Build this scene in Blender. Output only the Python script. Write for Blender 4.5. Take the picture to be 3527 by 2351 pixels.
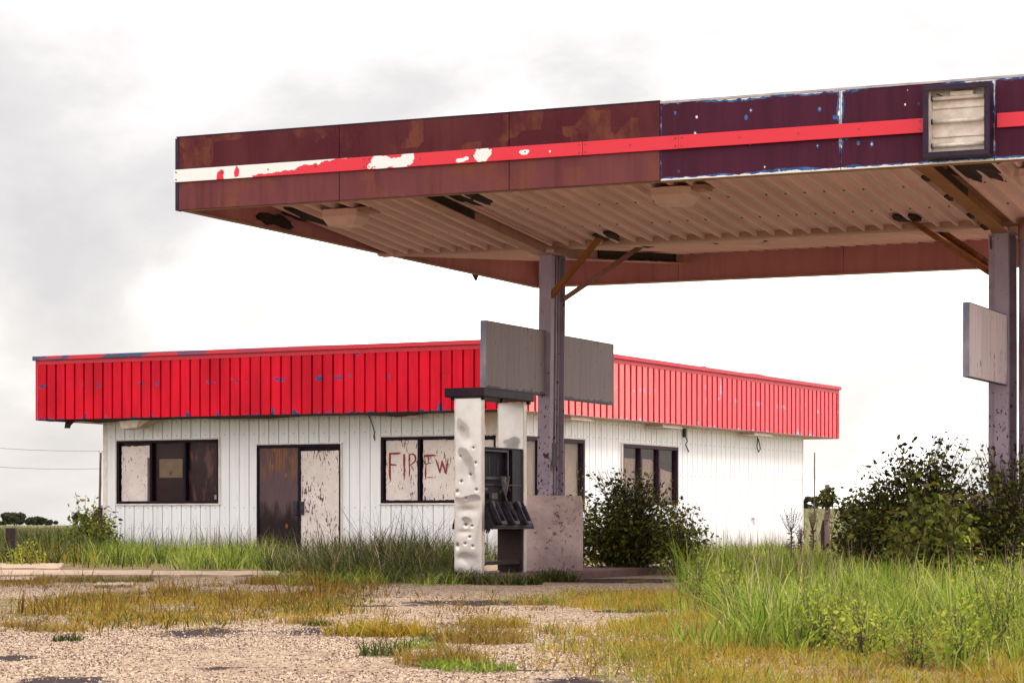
import bpy, math, random
import numpy as np
from mathutils import Vector, Matrix, Quaternion

# ------------------------------------------------------------------ reset
for o in list(bpy.data.objects):
    bpy.data.objects.remove(o, do_unlink=True)
SC = bpy.context.scene
COL = SC.collection
rnd = random.Random(7)
rng = np.random.default_rng(11)

# ------------------------------------------------------------------ camera
FPX, CXP, YH, CAMZ = 8329.0, 1763.5, 1785.2, 0.75       # focal length and horizon in pixels of the 3527 px photograph
cd = bpy.data.cameras.new('camera')
cam = bpy.data.objects.new('camera', cd)
COL.objects.link(cam)
cam.location = (0, 0, CAMZ)
cam.rotation_euler = (math.radians(90), 0, 0)
cd.sensor_width = 36.0
cd.lens = FPX / 3527 * 36.0
cd.shift_y = (YH - 1175.5) / 3527
cd.clip_start, cd.clip_end = 0.5, 6000
cd.dof.use_dof = True
cd.dof.focus_distance = 33.0
cd.dof.aperture_fstop = 15.0
SC.camera = cam

# ------------------------------------------------------------------ sky, sun, exposure
SUN_AZ, SUN_EL = math.atan2(0.97, 0.12), math.radians(46)
to_sun = Vector((math.sin(SUN_AZ) * math.cos(SUN_EL), math.cos(SUN_AZ) * math.cos(SUN_EL), math.sin(SUN_EL)))
W = bpy.data.worlds.new('World')
SC.world = W
W.use_nodes = True
wt = W.node_tree
wt.nodes.clear()
def wn(t, **k):
    n = wt.nodes.new(t)
    for a, b in k.items():
        setattr(n, a, b)
    return n
w_out = wn('ShaderNodeOutputWorld')
w_sky = wn('ShaderNodeTexSky', sky_type='NISHITA', sun_disc=False, sun_elevation=SUN_EL, sun_rotation=SUN_AZ)
w_b1 = wn('ShaderNodeBackground'); w_b1.inputs['Strength'].default_value = 0.12
w_b2 = wn('ShaderNodeBackground'); w_b2.inputs['Strength'].default_value = 1.0
w_mix = wn('ShaderNodeMixShader'); w_mix.inputs['Fac'].default_value = 0.93
w_tc = wn('ShaderNodeTexCoord')
w_map = wn('ShaderNodeMapping')
CLOUD_OFF = (28.08, 3.6, 4.44)
w_map.inputs['Scale'].default_value = (1.0, 1.0, 1.9)
w_map.inputs['Location'].default_value = CLOUD_OFF
w_n1 = wn('ShaderNodeTexNoise'); w_n1.inputs['Scale'].default_value = 5.0; w_n1.inputs['Detail'].default_value = 7; w_n1.inputs['Roughness'].default_value = 0.55
w_n1.inputs['Distortion'].default_value = 0.25
w_rp = wn('ShaderNodeValToRGB')
cr = w_rp.color_ramp
cr.elements[0].position = 0.30; cr.elements[0].color = (0.325, 0.308, 0.305, 1)
cr.elements[1].position = 0.62; cr.elements[1].color = (1.95, 1.85, 1.78, 1)
e = cr.elements.new(0.40); e.color = (0.385, 0.364, 0.352, 1)
e = cr.elements.new(0.475); e.color = (0.47, 0.445, 0.43, 1)
wt.links.new(w_tc.outputs['Generated'], w_map.inputs['Vector'])
wt.links.new(w_map.outputs['Vector'], w_n1.inputs['Vector'])
wt.links.new(w_n1.outputs['Fac'], w_rp.inputs['Fac'])
wt.links.new(w_sky.outputs['Color'], w_b1.inputs['Color'])
wt.links.new(w_rp.outputs['Color'], w_b2.inputs['Color'])
wt.links.new(w_b1.outputs[0], w_mix.inputs[1])
wt.links.new(w_b2.outputs[0], w_mix.inputs[2])
wt.links.new(w_mix.outputs[0], w_out.inputs['Surface'])

sd = bpy.data.lights.new('sun', 'SUN')
sd.energy = 0.95
sd.angle = math.radians(12)
sd.color = (1.0, 0.95, 0.88)
sun = bpy.data.objects.new('sun', sd)
COL.objects.link(sun)
sun.location = (20, 20, 40)
sun.rotation_mode = 'QUATERNION'
sun.rotation_quaternion = to_sun.to_track_quat('Z', 'Y')

SC.view_settings.view_transform = 'Standard'
SC.view_settings.look = 'None'
SC.view_settings.exposure = 1.2
SC.view_settings.gamma = 1.0
SC.view_settings.use_curve_mapping = False
SC.render.engine = 'CYCLES'
SC.cycles.max_bounces = 8
SC.cycles.transparent_max_bounces = 12
SC.cycles.use_denoising = True

# ------------------------------------------------------------------ pixel helpers (measure the photograph, place in the world)
def ground(px, py, z=0.0):
    Y = (CAMZ - z) * FPX / (py - YH)
    return Vector(((px - CXP) / FPX * Y, Y, z))
def at(px, py, Y):
    return Vector(((px - CXP) / FPX * Y, Y, CAMZ + (YH - py) / FPX * Y))
def gx(px, Y):
    return (px - CXP) / FPX * Y

# ------------------------------------------------------------------ objects
def tag(o, label=None, cat=None, group=None, kind=None):
    if label: o['label'] = label
    if cat: o['category'] = cat
    if group: o['group'] = group
    if kind: o['kind'] = kind
    return o
def thing(name, label, cat, loc=(0, 0, 0), rz=0.0, group=None):
    o = bpy.data.objects.new(name, None)
    o.empty_display_size = 0.2
    COL.objects.link(o)
    o.location = loc
    o.rotation_euler = (0, 0, rz)
    return tag(o, label, cat, group)
def link_mesh(name, me, parent=None, loc=None, rz=None):
    o = bpy.data.objects.new(name, me)
    COL.objects.link(o)
    if parent is not None: o.parent = parent
    if loc is not None: o.location = loc
    if rz is not None: o.rotation_euler = (0, 0, rz)
    return o

class MB:
    """collects shapes, links them as one mesh object"""
    def __init__(s):
        s.v, s.f, s.m, s.cur = [], [], [], 0
    def face(s, pts, mi=None):
        k = len(s.v)
        s.v.extend([tuple(p) for p in pts])
        s.f.append(tuple(range(k, k + len(pts))))
        s.m.append(s.cur if mi is None else mi)
    def hexa(s, p):
        k = len(s.v)
        s.v.extend([tuple(q) for q in p])
        for q in ((0, 3, 2, 1), (4, 5, 6, 7), (0, 1, 5, 4), (1, 2, 6, 5), (2, 3, 7, 6), (3, 0, 4, 7)):
            s.f.append(tuple(k + i for i in q)); s.m.append(s.cur)
        return s
    def box(s, x0, x1, y0, y1, z0, z1):
        return s.hexa([(x0, y0, z0), (x1, y0, z0), (x1, y1, z0), (x0, y1, z0), (x0, y0, z1), (x1, y0, z1), (x1, y1, z1), (x0, y1, z1)])
    def bar(s, p, q, w, h, up=(0, 0, 1)):
        p, q = Vector(p), Vector(q)
        d = (q - p).normalized()
        u = Vector(up)
        a = d.cross(u)
        if a.length < 1e-4: a = d.cross(Vector((1, 0, 0)))
        a.normalize(); u = a.cross(d)
        a *= w / 2; u *= h / 2
        return s.hexa([p - a - u, p + a - u, q + a - u, q - a - u, p - a + u, p + a + u, q + a + u, q - a + u])
    def tube(s, pts, r, n=8, caps=True):
        pts = [Vector(p) for p in pts]
        rs = r if isinstance(r, (list, tuple)) else [r] * len(pts)
        k = len(s.v)
        ref = None
        for i, p in enumerate(pts):
            d = (pts[min(i + 1, len(pts) - 1)] - pts[max(i - 1, 0)]).normalized()
            if ref is None:
                ref = d.cross(Vector((0.3, 0.2, 1))) if abs(d.z) < .95 else d.cross(Vector((1, 0, 0)))
            a = (ref - d * ref.dot(d)).normalized()
            ref = a
            b = d.cross(a)
            for j in range(n):
                t = 2 * math.pi * j / n
                s.v.append(tuple(p + (a * math.cos(t) + b * math.sin(t)) * rs[i]))
        for i in range(len(pts) - 1):
            for j in range(n):
                j2 = (j + 1) % n
                s.f.append((k + i * n + j, k + i * n + j2, k + (i + 1) * n + j2, k + (i + 1) * n + j)); s.m.append(s.cur)
        if caps:
            s.f.append(tuple(k + j for j in reversed(range(n)))); s.m.append(s.cur)
            e = k + (len(pts) - 1) * n
            s.f.append(tuple(e + j for j in range(n))); s.m.append(s.cur)
        return s
    def extrude(s, poly, d):
        """poly: list of 3D points (planar), d: extrusion vector"""
        d = Vector(d); k = len(s.v); n = len(poly)
        s.v.extend([tuple(p) for p in poly]); s.v.extend([tuple(Vector(p) + d) for p in poly])
        s.f.append(tuple(k + i for i in range(n))); s.m.append(s.cur)
        s.f.append(tuple(k + n + i for i in reversed(range(n)))); s.m.append(s.cur)
        for i in range(n):
            j = (i + 1) % n
            s.f.append((k + i, k + n + i, k + n + j, k + j)); s.m.append(s.cur)
        return s
    def build(s, name, mats, parent=None, smooth=False, bevel=0.0, loc=None, rz=None, recalc=True):
        me = bpy.data.meshes.new(name)
        me.from_pydata(s.v, [], s.f)
        mats = mats if isinstance(mats, (list, tuple)) else [mats]
        for m in mats: me.materials.append(m)
        if max(s.m, default=0) > 0:
            me.polygons.foreach_set('material_index', s.m)
        if smooth:
            me.polygons.foreach_set('use_smooth', [True] * len(s.f))
        me.update()
        if recalc:
            import bmesh
            bm = bmesh.new(); bm.from_mesh(me)
            bmesh.ops.recalc_face_normals(bm, faces=bm.faces)
            bm.to_mesh(me); bm.free()
        o = link_mesh(name, me, parent, loc, rz)
        if bevel > 0:
            b = o.modifiers.new('edge', 'BEVEL'); b.width = bevel; b.segments = 2; b.limit_method = 'ANGLE'; b.angle_limit = math.radians(40)
        return o

def fast_mesh(name, V, F, mat, parent=None, smooth=False):
    """V (n,3), F list of (m,k) index arrays"""
    me = bpy.data.meshes.new(name)
    V = np.asarray(V, np.float32)
    me.vertices.add(len(V)); me.vertices.foreach_set('co', V.ravel())
    idx = np.concatenate([f.ravel() for f in F]).astype(np.int32)
    tot = np.concatenate([np.full(len(f), f.shape[1]) for f in F]).astype(np.int32)
    st = np.concatenate([[0], np.cumsum(tot)[:-1]]).astype(np.int32)
    me.loops.add(len(idx)); me.loops.foreach_set('vertex_index', idx)
    me.polygons.add(len(tot)); me.polygons.foreach_set('loop_start', st); me.polygons.foreach_set('loop_total', tot)
    if smooth: me.polygons.foreach_set('use_smooth', np.ones(len(tot), bool))
    me.materials.append(mat)
    me.update(calc_edges=True); me.validate()
    return link_mesh(name, me, parent)

# value noise for geometry
_tab = np.random.default_rng(3).random((256, 256))
def vnoise(x, y, seed=0):
    x = np.asarray(x, float) + seed * 17.3; y = np.asarray(y, float) + seed * 9.1
    xi, yi = np.floor(x).astype(int), np.floor(y).astype(int)
    fx, fy = x - xi, y - yi
    fx, fy = fx * fx * (3 - 2 * fx), fy * fy * (3 - 2 * fy)
    t = lambda a, b: _tab[a % 256, b % 256]
    return (t(xi, yi) * (1 - fx) + t(xi + 1, yi) * fx) * (1 - fy) + (t(xi, yi + 1) * (1 - fx) + t(xi + 1, yi + 1) * fx) * fy
def fbm(x, y, oct=4, seed=0):
    r, a, s = 0, .5, 1
    for i in range(oct):
        r = r + a * vnoise(np.asarray(x) * s, np.asarray(y) * s, seed + i); a *= .5; s *= 2
    return r / (1 - .5 ** oct)

# ------------------------------------------------------------------ material nodes
class NT:
    def __init__(s, name):
        s.mat = bpy.data.materials.new(name)
        s.mat.use_nodes = True
        s.t = s.mat.node_tree
        s.t.nodes.clear()
        s.out = s.n('ShaderNodeOutputMaterial')
        s.b = s.n('ShaderNodeBsdfPrincipled')
        s.l(s.b.outputs[0], s.out.inputs['Surface'])
    def n(s, t, **k):
        q = s.t.nodes.new(t)
        for a, b in k.items(): setattr(q, a, b)
        return q
    def l(s, a, b): s.t.links.new(a, b)
    def set(s, sock, v):
        if hasattr(v, 'is_linked') or isinstance(v, bpy.types.NodeSocket): s.l(v, sock)
        elif isinstance(v, (tuple, list)) and len(v) == 3 and sock.type == 'RGBA': sock.default_value = (*v, 1)
        else: sock.default_value = v
    def co(s, kind='Object'): return s.n('ShaderNodeTexCoord').outputs[kind]
    def pos(s): return s.n('ShaderNodeNewGeometry').outputs['Position']
    def island(s): return s.n('ShaderNodeNewGeometry').outputs['Random Per Island']
    def map(s, v, scale=(1, 1, 1), loc=(0, 0, 0)):
        m = s.n('ShaderNodeMapping'); s.l(v, m.inputs['Vector'])
        m.inputs['Scale'].default_value = scale; m.inputs['Location'].default_value = loc
        return m.outputs[0]
    def noise(s, v, scale=1, detail=4, rough=.5, dist=0.0):
        q = s.n('ShaderNodeTexNoise'); s.l(v, q.inputs['Vector'])
        q.inputs['Scale'].default_value = scale; q.inputs['Detail'].default_value = detail
        q.inputs['Roughness'].default_value = rough; q.inputs['Distortion'].default_value = dist
        return q.outputs['Fac']
    def voro2(s, v, scale=1):
        x, y, z = s.xyz(v)
        q = s.n('ShaderNodeTexVoronoi', feature='F1', voronoi_dimensions='2D'); s.l(s.comb(x, z, 0.0), q.inputs['Vector']); q.inputs['Scale'].default_value = scale
        return q.outputs['Distance']
    def voro(s, v, scale=1, out='Distance', feature='F1'):
        q = s.n('ShaderNodeTexVoronoi', feature=feature); s.l(v, q.inputs['Vector']); q.inputs['Scale'].default_value = scale
        return q.outputs[out]
    def ramp(s, f, *stops, interp='LINEAR'):
        q = s.n('ShaderNodeValToRGB'); s.l(f, q.inputs['Fac'])
        e = q.color_ramp.elements; q.color_ramp.interpolation = interp
        while len(e) < len(stops): e.new(0.5)
        for i, (p, c) in enumerate(stops):
            e[i].position = p
            e[i].color = (*c, 1) if isinstance(c, tuple) else (c, c, c, 1)
        return q.outputs['Color']
    def mix(s, f, a, b, mode='MIX'):
        q = s.n('ShaderNodeMix', data_type='RGBA', blend_type=mode)
        s.set(q.inputs[0], f); s.set(q.inputs[6], a); s.set(q.inputs[7], b)
        return q.outputs[2]
    def m(s, op, a, b=None, c=None):
        q = s.n('ShaderNodeMath', operation=op)
        s.set(q.inputs[0], a)
        if b is not None: s.set(q.inputs[1], b)
        if c is not None: s.set(q.inputs[2], c)
        return q.outputs[0]
    def xyz(s, v):
        q = s.n('ShaderNodeSeparateXYZ'); s.l(v, q.inputs[0]); return q.outputs
    def comb(s, x, y, z):
        q = s.n('ShaderNodeCombineXYZ'); s.set(q.inputs[0], x); s.set(q.inputs[1], y); s.set(q.inputs[2], z); return q.outputs[0]
    def step(s, v, lo, hi):
        q = s.n('ShaderNodeMapRange'); q.interpolation_type = 'SMOOTHSTEP'
        s.set(q.inputs[0], v); s.set(q.inputs[1], lo); s.set(q.inputs[2], hi)
        return q.outputs[0]
    def bump(s, h, strength=.3, dist=.01):
        q = s.n('ShaderNodeBump'); s.l(h, q.inputs['Height']); q.inputs['Strength'].default_value = strength; q.inputs['Distance'].default_value = dist
        s.l(q.outputs[0], s.b.inputs['Normal'])
    def fin(s, color=None, rough=.6, metal=0.0, spec=None):
        if color is not None: s.set(s.b.inputs['Base Color'], color)
        s.set(s.b.inputs['Roughness'], rough)
        s.set(s.b.inputs['Metallic'], metal)
        if spec is not None: s.set(s.b.inputs['Specular IOR Level'], spec)
        return s.mat

def m_plain(name, c1, c2=None, scale=6, rough=.6, metal=0, bump=.15, stretch=(1, 1, 1), spec=.4):
    t = NT(name)
    c2 = c2 or tuple(x * .7 for x in c1)
    v = t.map(t.co(), stretch)
    n = t.noise(v, scale, 6, .6)
    col = t.mix(t.step(n, .3, .7), c1, c2)
    if bump: t.bump(t.noise(v, scale * 8, 4, .6), bump, .004)
    return t.fin(col, rough, metal, spec)

M = {}
# red ribbed fascia, blue primer showing through chips
def red_mat(name, base, base2, chip, seed, rowz, glare=False):
    t = NT(name)
    v = t.co()
    x, y, z = t.xyz(v)
    big = t.noise(t.map(v, (1, 1, .35)), 1.3, 5, .6)
    streak = t.noise(t.map(v, (1, 1, .06)), 16, 4, .6)
    col = t.mix(t.step(big, .3, .72), base, base2)
    if glare:      # sky glare put into the colour: palest near the corner, deeper red far off
        col = t.mix(t.m('MULTIPLY', t.step(t.m('ADD', y, t.m('MULTIPLY', big, 3.0)), 14.0, 2.0), .62), col, (.88, .36, .31))
        col = t.mix(t.step(y, 14.5, 18.0), col, (.74, .035, .06))
    col = t.mix(t.m('MULTIPLY', t.step(streak, .42, .72), .5), col, tuple(k * .55 for k in base))
    grime = t.step(t.noise(t.map(v, (1, 1, .5), (2, 0, 5)), 2.3, 6, .7), .50, .75)
    col = t.mix(t.m('MULTIPLY', grime, .38), col, (.24, .02, .022))
    # chips: stretched down, more of them low on the sheet and along one row of fixings
    cn = t.noise(t.map(v, (1, 1, .22), (seed, 0, seed)), 5.5, 5, .55)
    low = t.step(z, rowz - .45, rowz - .72)
    row = t.m('SUBTRACT', 1.0, t.step(t.m('ABSOLUTE', t.m('SUBTRACT', z, rowz)), .02, .07))
    cn2 = t.noise(t.map(v, (1, 1, .8), (seed * 2, 1, 0)), 5.2, 3, .5)
    k = t.m('MAXIMUM', t.step(t.m('ADD', cn, t.m('MULTIPLY', low, .095)), .68, .695), t.m('MULTIPLY', row, t.step(cn2, .62, .64)))
    edge = t.step(t.m('ADD', t.noise(t.map(v, (1, 1, .5)), 9, 4), t.m('MULTIPLY', t.step(z, 2.90, 2.80), .24)), .77, .79)
    k = t.m('MAXIMUM', k, edge)
    chipc = t.mix(t.step(t.noise(v, 14, 3), .4, .62), chip, tuple(min(1, q * 1.9) for q in chip))
    col = t.mix(k, col, chipc)
    t.bump(t.noise(t.map(v, (1, 1, .3)), 22, 4), .12, .004)
    return t.fin(col, .34 if glare else .42, 0, .22 if glare else .12)
M['red'] = red_mat('red_paint', (.74, .004, .026), (.46, .002, .016), (.018, .05, .14), 1.7, 3.50)
M['red_faded_glare'] = red_mat('faded_red_with_glare', (.80, .055, .075), (.72, .030, .055), (.20, .23, .34), 6.2, 3.45, True)
t = NT('red_cap_paint'); v = t.co()
k = t.step(t.noise(t.map(v, (.35, .35, 1)), 3.0, 4, .6), .50, .53)
x, y, z = t.xyz(v)
k = t.m('MULTIPLY', k, t.step(x, -3.5, -9.0))
M['red_cap'] = t.fin(t.mix(k, (.55, .012, .03), (.03, .06, .14)), .45)
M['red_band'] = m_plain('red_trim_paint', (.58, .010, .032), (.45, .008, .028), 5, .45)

# white ribbed wall
t = NT('white_siding_paint'); v = t.co(); x, y, z = t.xyz(v)
n = t.noise(t.map(v, (1, 1, .15)), 3, 6, .6)
col = t.mix(t.step(n, .35, .8), (.86, .865, .89), (.79, .785, .80))
d = t.step(t.m('ADD', t.noise(t.map(v, (1, 1, .25)), 6, 6, .65), t.m('MULTIPLY', t.step(z, .75, .0), .38)), .58, .92)
col = t.mix(t.m('MULTIPLY', d, .6), col, (.34, .27, .22))
rust = t.step(t.noise(t.map(v, (1, 1, .12), (4, 4, 0)), 9, 5, .6), .70, .80)
col = t.mix(t.m('MULTIPLY', rust, .45), col, (.42, .26, .17))
col = t.mix(t.m('MULTIPLY', t.step(t.noise(t.map(v, (1, 1, .05), (7, 3, 0)), 14, 5, .65), .52, .8), .30), col, (.46, .40, .36))
t.bump(t.noise(v, 30, 3), .06, .004)
M['siding'] = t.fin(col, .45, 0, .35)
M['trim'] = m_plain('pale_metal_trim', (.80, .74, .70), (.66, .56, .50), 4, .45)
M['black_frame'] = m_plain('dark_bronze_frame', (.006, .003, .009), (.013, .006, .016), 9, .55, spec=.15)
M['purple_frame'] = m_plain('weathered_bronze_frame', (.030, .012, .026), (.050, .024, .040), 6, .55, spec=.2)
M['eave_dark'] = m_plain('shadow_dark_eave_board', (.05, .03, .028), (.02, .01, .012), 3, .8, bump=.4)  # shadow of the gap under the front fascia, put into the colour
M['eave_pale'] = m_plain('pale_eave_sheet', (.66, .52, .42), (.50, .38, .30), 2, .6)
M['roofing'] = m_plain('roof_membrane', (.03, .028, .03), (.06, .05, .05), 3, .8)
M['concrete_wall'] = m_plain('plain_wall', (.6, .58, .55), None, 3, .7)
M['screw'] = m_plain('screw_metal', (.09, .07, .06), None, 20, .5, bump=0)
M['dark_bits'] = m_plain('dark_wire', (.02, .014, .018), None, 20, .6, bump=0)
M['lamp_white'] = m_plain('old_white_enamel', (.78, .70, .62), (.58, .48, .40), 8, .5)

# weathered white board, brown scuffs showing through
def board_mat(name, amt, seed, white=(.80, .70, .66)):
    t = NT(name); v = t.map(t.co(), (1, 1, 1), (seed, seed * 2, seed))
    base = t.mix(t.step(t.noise(v, 2.2, 5, .6), .35, .7), white, tuple(k * .84 for k in white))
    n1 = t.noise(t.map(v, (1, 1, .28)), 26, 6, .65)
    n2 = t.noise(v, 2.6, 4, .6)
    k = t.step(t.m('ADD', n1, t.m('MULTIPLY', n2, .5)), amt, amt + .05)
    base = t.mix(k, base, (.10, .035, .035))
    n3 = t.noise(t.map(v, (1, 1, .6), (3, 1, 8)), 40, 3)
    base = t.mix(t.m('MULTIPLY', t.step(n3, .62, .70), .5), base, (.26, .13, .11))
    t.bump(n1, .2, .004)
    return t.fin(base, .7)
M['board_a'] = board_mat('flaking_white_board', .85, 1.0)
M['board_b'] = board_mat('scuffed_white_board', .855, 7.0)
M['board_c'] = board_mat('peeling_white_board', .835, 4.0)
M['letter'] = m_plain('dried_red_paint', (.20, .010, .018), (.30, .05, .05), 14, .7, stretch=(1, 1, .5))
M['letter_faint'] = m_plain('faint_brown_paint', (.40, .24, .19), (.52, .36, .30), 10, .8)
# brown board behind dim glass
t = NT('brown_backing_board'); v = t.co()
n = t.noise(t.map(v, (.4, 1, 1.2)), 7, 6, .65)
M['brown_board'] = t.fin(t.mix(t.step(n, .3, .75), (.055, .012, .014), (.020, .005, .008)), .6, 0, .25)
t = NT('smeared_backing_board'); v = t.co()
n = t.noise(t.map(v, (1, 1, .35)), 4.5, 5, .6)
b = t.mix(t.step(t.noise(v, 9, 5), .3, .75), (.055, .012, .014), (.022, .005, .008))
M['smear_board'] = t.fin(t.mix(t.step(n, .50, .62), b, (.19, .065, .06)), .6, 0, .25)
M['dusty_paper'] = m_plain('sun_bleached_paper', (.56, .44, .36), (.44, .33, .27), 2.5, .8, bump=.05)
M['paper'] = m_plain('yellowed_paper', (.36, .26, .17), (.30, .21, .13), 5, .8, bump=.05)
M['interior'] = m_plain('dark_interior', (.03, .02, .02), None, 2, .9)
# glass
t = NT('window_glass')
tr = t.n('ShaderNodeBsdfTransparent'); tr.inputs['Color'].default_value = (.86, .85, .84, 1)
gl = t.n('ShaderNodeBsdfGlossy'); gl.inputs['Roughness'].default_value = .03; gl.inputs['Color'].default_value = (.9, .88, .86, 1)
fr = t.n('ShaderNodeFresnel'); fr.inputs['IOR'].default_value = 1.45
mx = t.n('ShaderNodeMixShader')
t.l(t.m('MULTIPLY', fr.outputs[0], .17), mx.inputs[0]); t.l(tr.outputs[0], mx.inputs[1]); t.l(gl.outputs[0], mx.inputs[2]); t.l(mx.outputs[0], t.out.inputs['Surface'])
M['glass'] = t.mat
# plywood door leaf
t = NT('weathered_plywood'); v = t.co(); x, y, z = t.xyz(v)
wv = t.n('ShaderNodeTexWave', wave_type='BANDS', bands_direction='X')
t.l(t.map(v, (1, 1, .07)), wv.inputs['Vector']); wv.inputs['Scale'].default_value = 9; wv.inputs['Distortion'].default_value = 9; wv.inputs['Detail'].default_value = 4; wv.inputs['Detail Scale'].default_value = 1.6
grain = t.noise(t.map(v, (1, 1, .05)), 60, 5, .7)
wet = t.step(t.m('ADD', z, t.m('MULTIPLY', t.noise(t.map(v, (1, 1, .3)), 6, 4), .9)), .75, 2.55)
pale = t.mix(wv.outputs['Fac'], (.27, .125, .060), (.12, .055, .042))
grey = t.mix(grain, (.17, .105, .115), (.055, .03, .035))
col = t.mix(t.m('MULTIPLY', t.step(wet, .62, 1.0), t.step(t.noise(t.map(v, (1, 1, .25)), 7, 4), .42, .6)), grey, pale)
col = t.mix(t.step(wet, .46, .10), col, (.018, .008, .010))
kn = t.step(t.voro2(t.map(v, (1, 1, .6), (.35, 0, .2)), 1.5), .055, .03)
col = t.mix(t.m('MULTIPLY', kn, .8), col, (.30, .11, .02))
col = t.mix(t.m('MULTIPLY', t.step(grain, .55, .75), .45), col, (.03, .015, .018))
t.bump(grain, .5, .004)
M['plywood'] = t.fin(col, .75, 0, .25)

# canopy fascia: rusty brown-purple panels
SZ_MID = CAMZ + 0.127342 * 27.4 + 0.029406 * 27.4 * .475
def rust_mat(name, a, b, c, amt, band=False):
    t = NT(name); v = t.co()
    vv = t.map(v, (1, 1, .6))
    n = t.noise(vv, 1.6, 3, .5)
    blk = t.n('ShaderNodeTexVoronoi', feature='F1', distance='CHEBYCHEV'); t.l(t.map(v, (1, 1, 1.1), (.2, 0, .3)), blk.inputs['Vector']); blk.inputs['Scale'].default_value = 2.4
    bx, by, bz = t.xyz(blk.outputs['Color'])
    k = t.step(t.m('ADD', t.m('MULTIPLY', bx, .34), t.m('MULTIPLY', t.noise(vv, 3.4, 6, .68), .80)), amt, amt + .24)
    st = t.noise(t.map(v, (1, 1, .08)), 8, 5, .6)
    col = t.mix(t.step(n, .3, .7), a, b)
    if band:      # the strip below the stripe has weathered paler
        col = t.mix(t.m('MULTIPLY', t.step(t.xyz(v)[2], SZ_MID + .02, SZ_MID - .02), t.m('ADD', .35, t.m('MULTIPLY', n, .5))), col, (.20, .066, .070))
    col = t.mix(t.m('MULTIPLY', k, .75), col, c)
    col = t.mix(t.m('MULTIPLY', t.step(st, .45, .8), .45), col, tuple(q * .55 for q in a))
    fine = t.noise(v, 120, 3, .7)
    col = t.mix(t.m('MULTIPLY', t.step(fine, .45, .75), .25), col, tuple(min(1, q * 1.9) for q in b))
    t.bump(fine, .15, .003)
    return t.fin(col, .7, 0, .07)
M['rust_panel'] = rust_mat('rusted_fascia_sheet', (.072, .014, .021), (.105, .028, .031), (.20, .068, .034), .60, True)
M['rust_lower'] = M['rust_panel']
# canopy fascia right: same sheet, rims still blue and white where paint holds on
t = NT('peeled_fascia_sheet'); g = t.co('Generated'); v = t.co()
gx_, gy_, gz_ = t.xyz(g)
ew = t.m('MULTIPLY', t.m('MINIMUM', gx_, t.m('SUBTRACT', 1.0, gx_)), 2.2)
eb = t.m('MULTIPLY', gz_, .8)
et = t.m('MULTIPLY', t.m('SUBTRACT', 1.0, gz_), 1.0)
edge = t.m('MINIMUM', t.m('MINIMUM', ew, eb), et)
nn = t.noise(v, 6, 6, .62)
slow = t.noise(v, 1.7, 3)
wob = t.m('ADD', t.m('MULTIPLY', t.m('SUBTRACT', nn, .5), .15), t.m('MULTIPLY', t.m('SUBTRACT', slow, .42), .16))
e1 = t.m('ADD', edge, wob)
e2 = t.m('ADD', eb, t.m('ADD', t.m('MULTIPLY', wob, .55), -.012))
blue = t.m('MAXIMUM', t.step(e1, .034, .028), t.step(e2, .034, .028))
white = t.m('MAXIMUM', t.step(t.m('ADD', edge, t.m('ADD', t.m('MULTIPLY', wob, .55), t.m('MULTIPLY', t.m('SUBTRACT', t.noise(v, 13, 5, .6), .5), .07))), .010, .006), t.step(t.m('ADD', eb, t.m('MULTIPLY', t.m('SUBTRACT', t.noise(v, 11, 5, .6), .5), .06)), .020, .016))
vsp = t.m('ADD', t.voro2(t.map(v, (1, 1, .75), (.1, 0, .4)), 4.2), t.m('MULTIPLY', t.m('SUBTRACT', nn, .5), .18))
spot = t.step(vsp, .080, .065)
spot = t.m('MULTIPLY', spot, t.step(t.noise(v, 1.5, 2), .50, .56))
spw = t.m('MULTIPLY', t.step(vsp, .028, .02), t.step(t.noise(v, 3.1, 2), .5, .55))
st = t.noise(t.map(v, (1, 1, .06)), 9, 5, .6)
col = t.mix(t.step(st, .3, .75), (.074, .014, .034), (.050, .010, .024))
fine = t.noise(v, 110, 3, .7)
col = t.mix(t.m('MULTIPLY', t.step(fine, .45, .75), .22), col, (.16, .06, .08))
bl = t.mix(t.step(t.noise(v, 9, 3), .35, .65), (.012, .075, .24), (.06, .15, .36))
col = t.mix(t.m('MAXIMUM', blue, spot), col, bl)
col = t.mix(t.m('MAXIMUM', white, spw), col, (.80, .74, .66))
t.bump(nn, .15, .004)
M['peeled_panel'] = t.fin(col, .65, 0, .10)
# stripe: red over white, peeled towards the left end (local x)
t = NT('peeling_stripe_paint'); v = t.co(); x, y, z = t.xyz(v)
n = t.noise(t.map(v, (1, 1, 1.3)), 3.2, 6, .62)
ZS = 0
SXc = lambda px: (lambda k: (k * 27.4 + .1385 * 27.4) / (math.cos(.42215) + k * math.sin(.42215)))((px - CXP) / FPX)   # pixel column -> metres along the front
SZB, SZT = 4.553, 4.694
nf = t.noise(v, 9, 5, .65)
k = t.step(t.m('ADD', x, t.m('MULTIPLY', t.m('SUBTRACT', nf, .5), .12)), SXc(872) + .02, SXc(872) - .02)
line = t.m('ADD', t.m('MULTIPLY', t.m('SUBTRACT', x, SXc(860)), (SZT - SZB) / (SXc(1235) - SXc(860))), SZB + .01)
up = t.step(t.m('SUBTRACT', t.m('ADD', z, t.m('MULTIPLY', t.m('SUBTRACT', nf, .5), .11)), line), -.004, .004)
k = t.m('MAXIMUM', k, t.m('MULTIPLY', up, t.step(x, SXc(1240), SXc(1225))))
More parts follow.
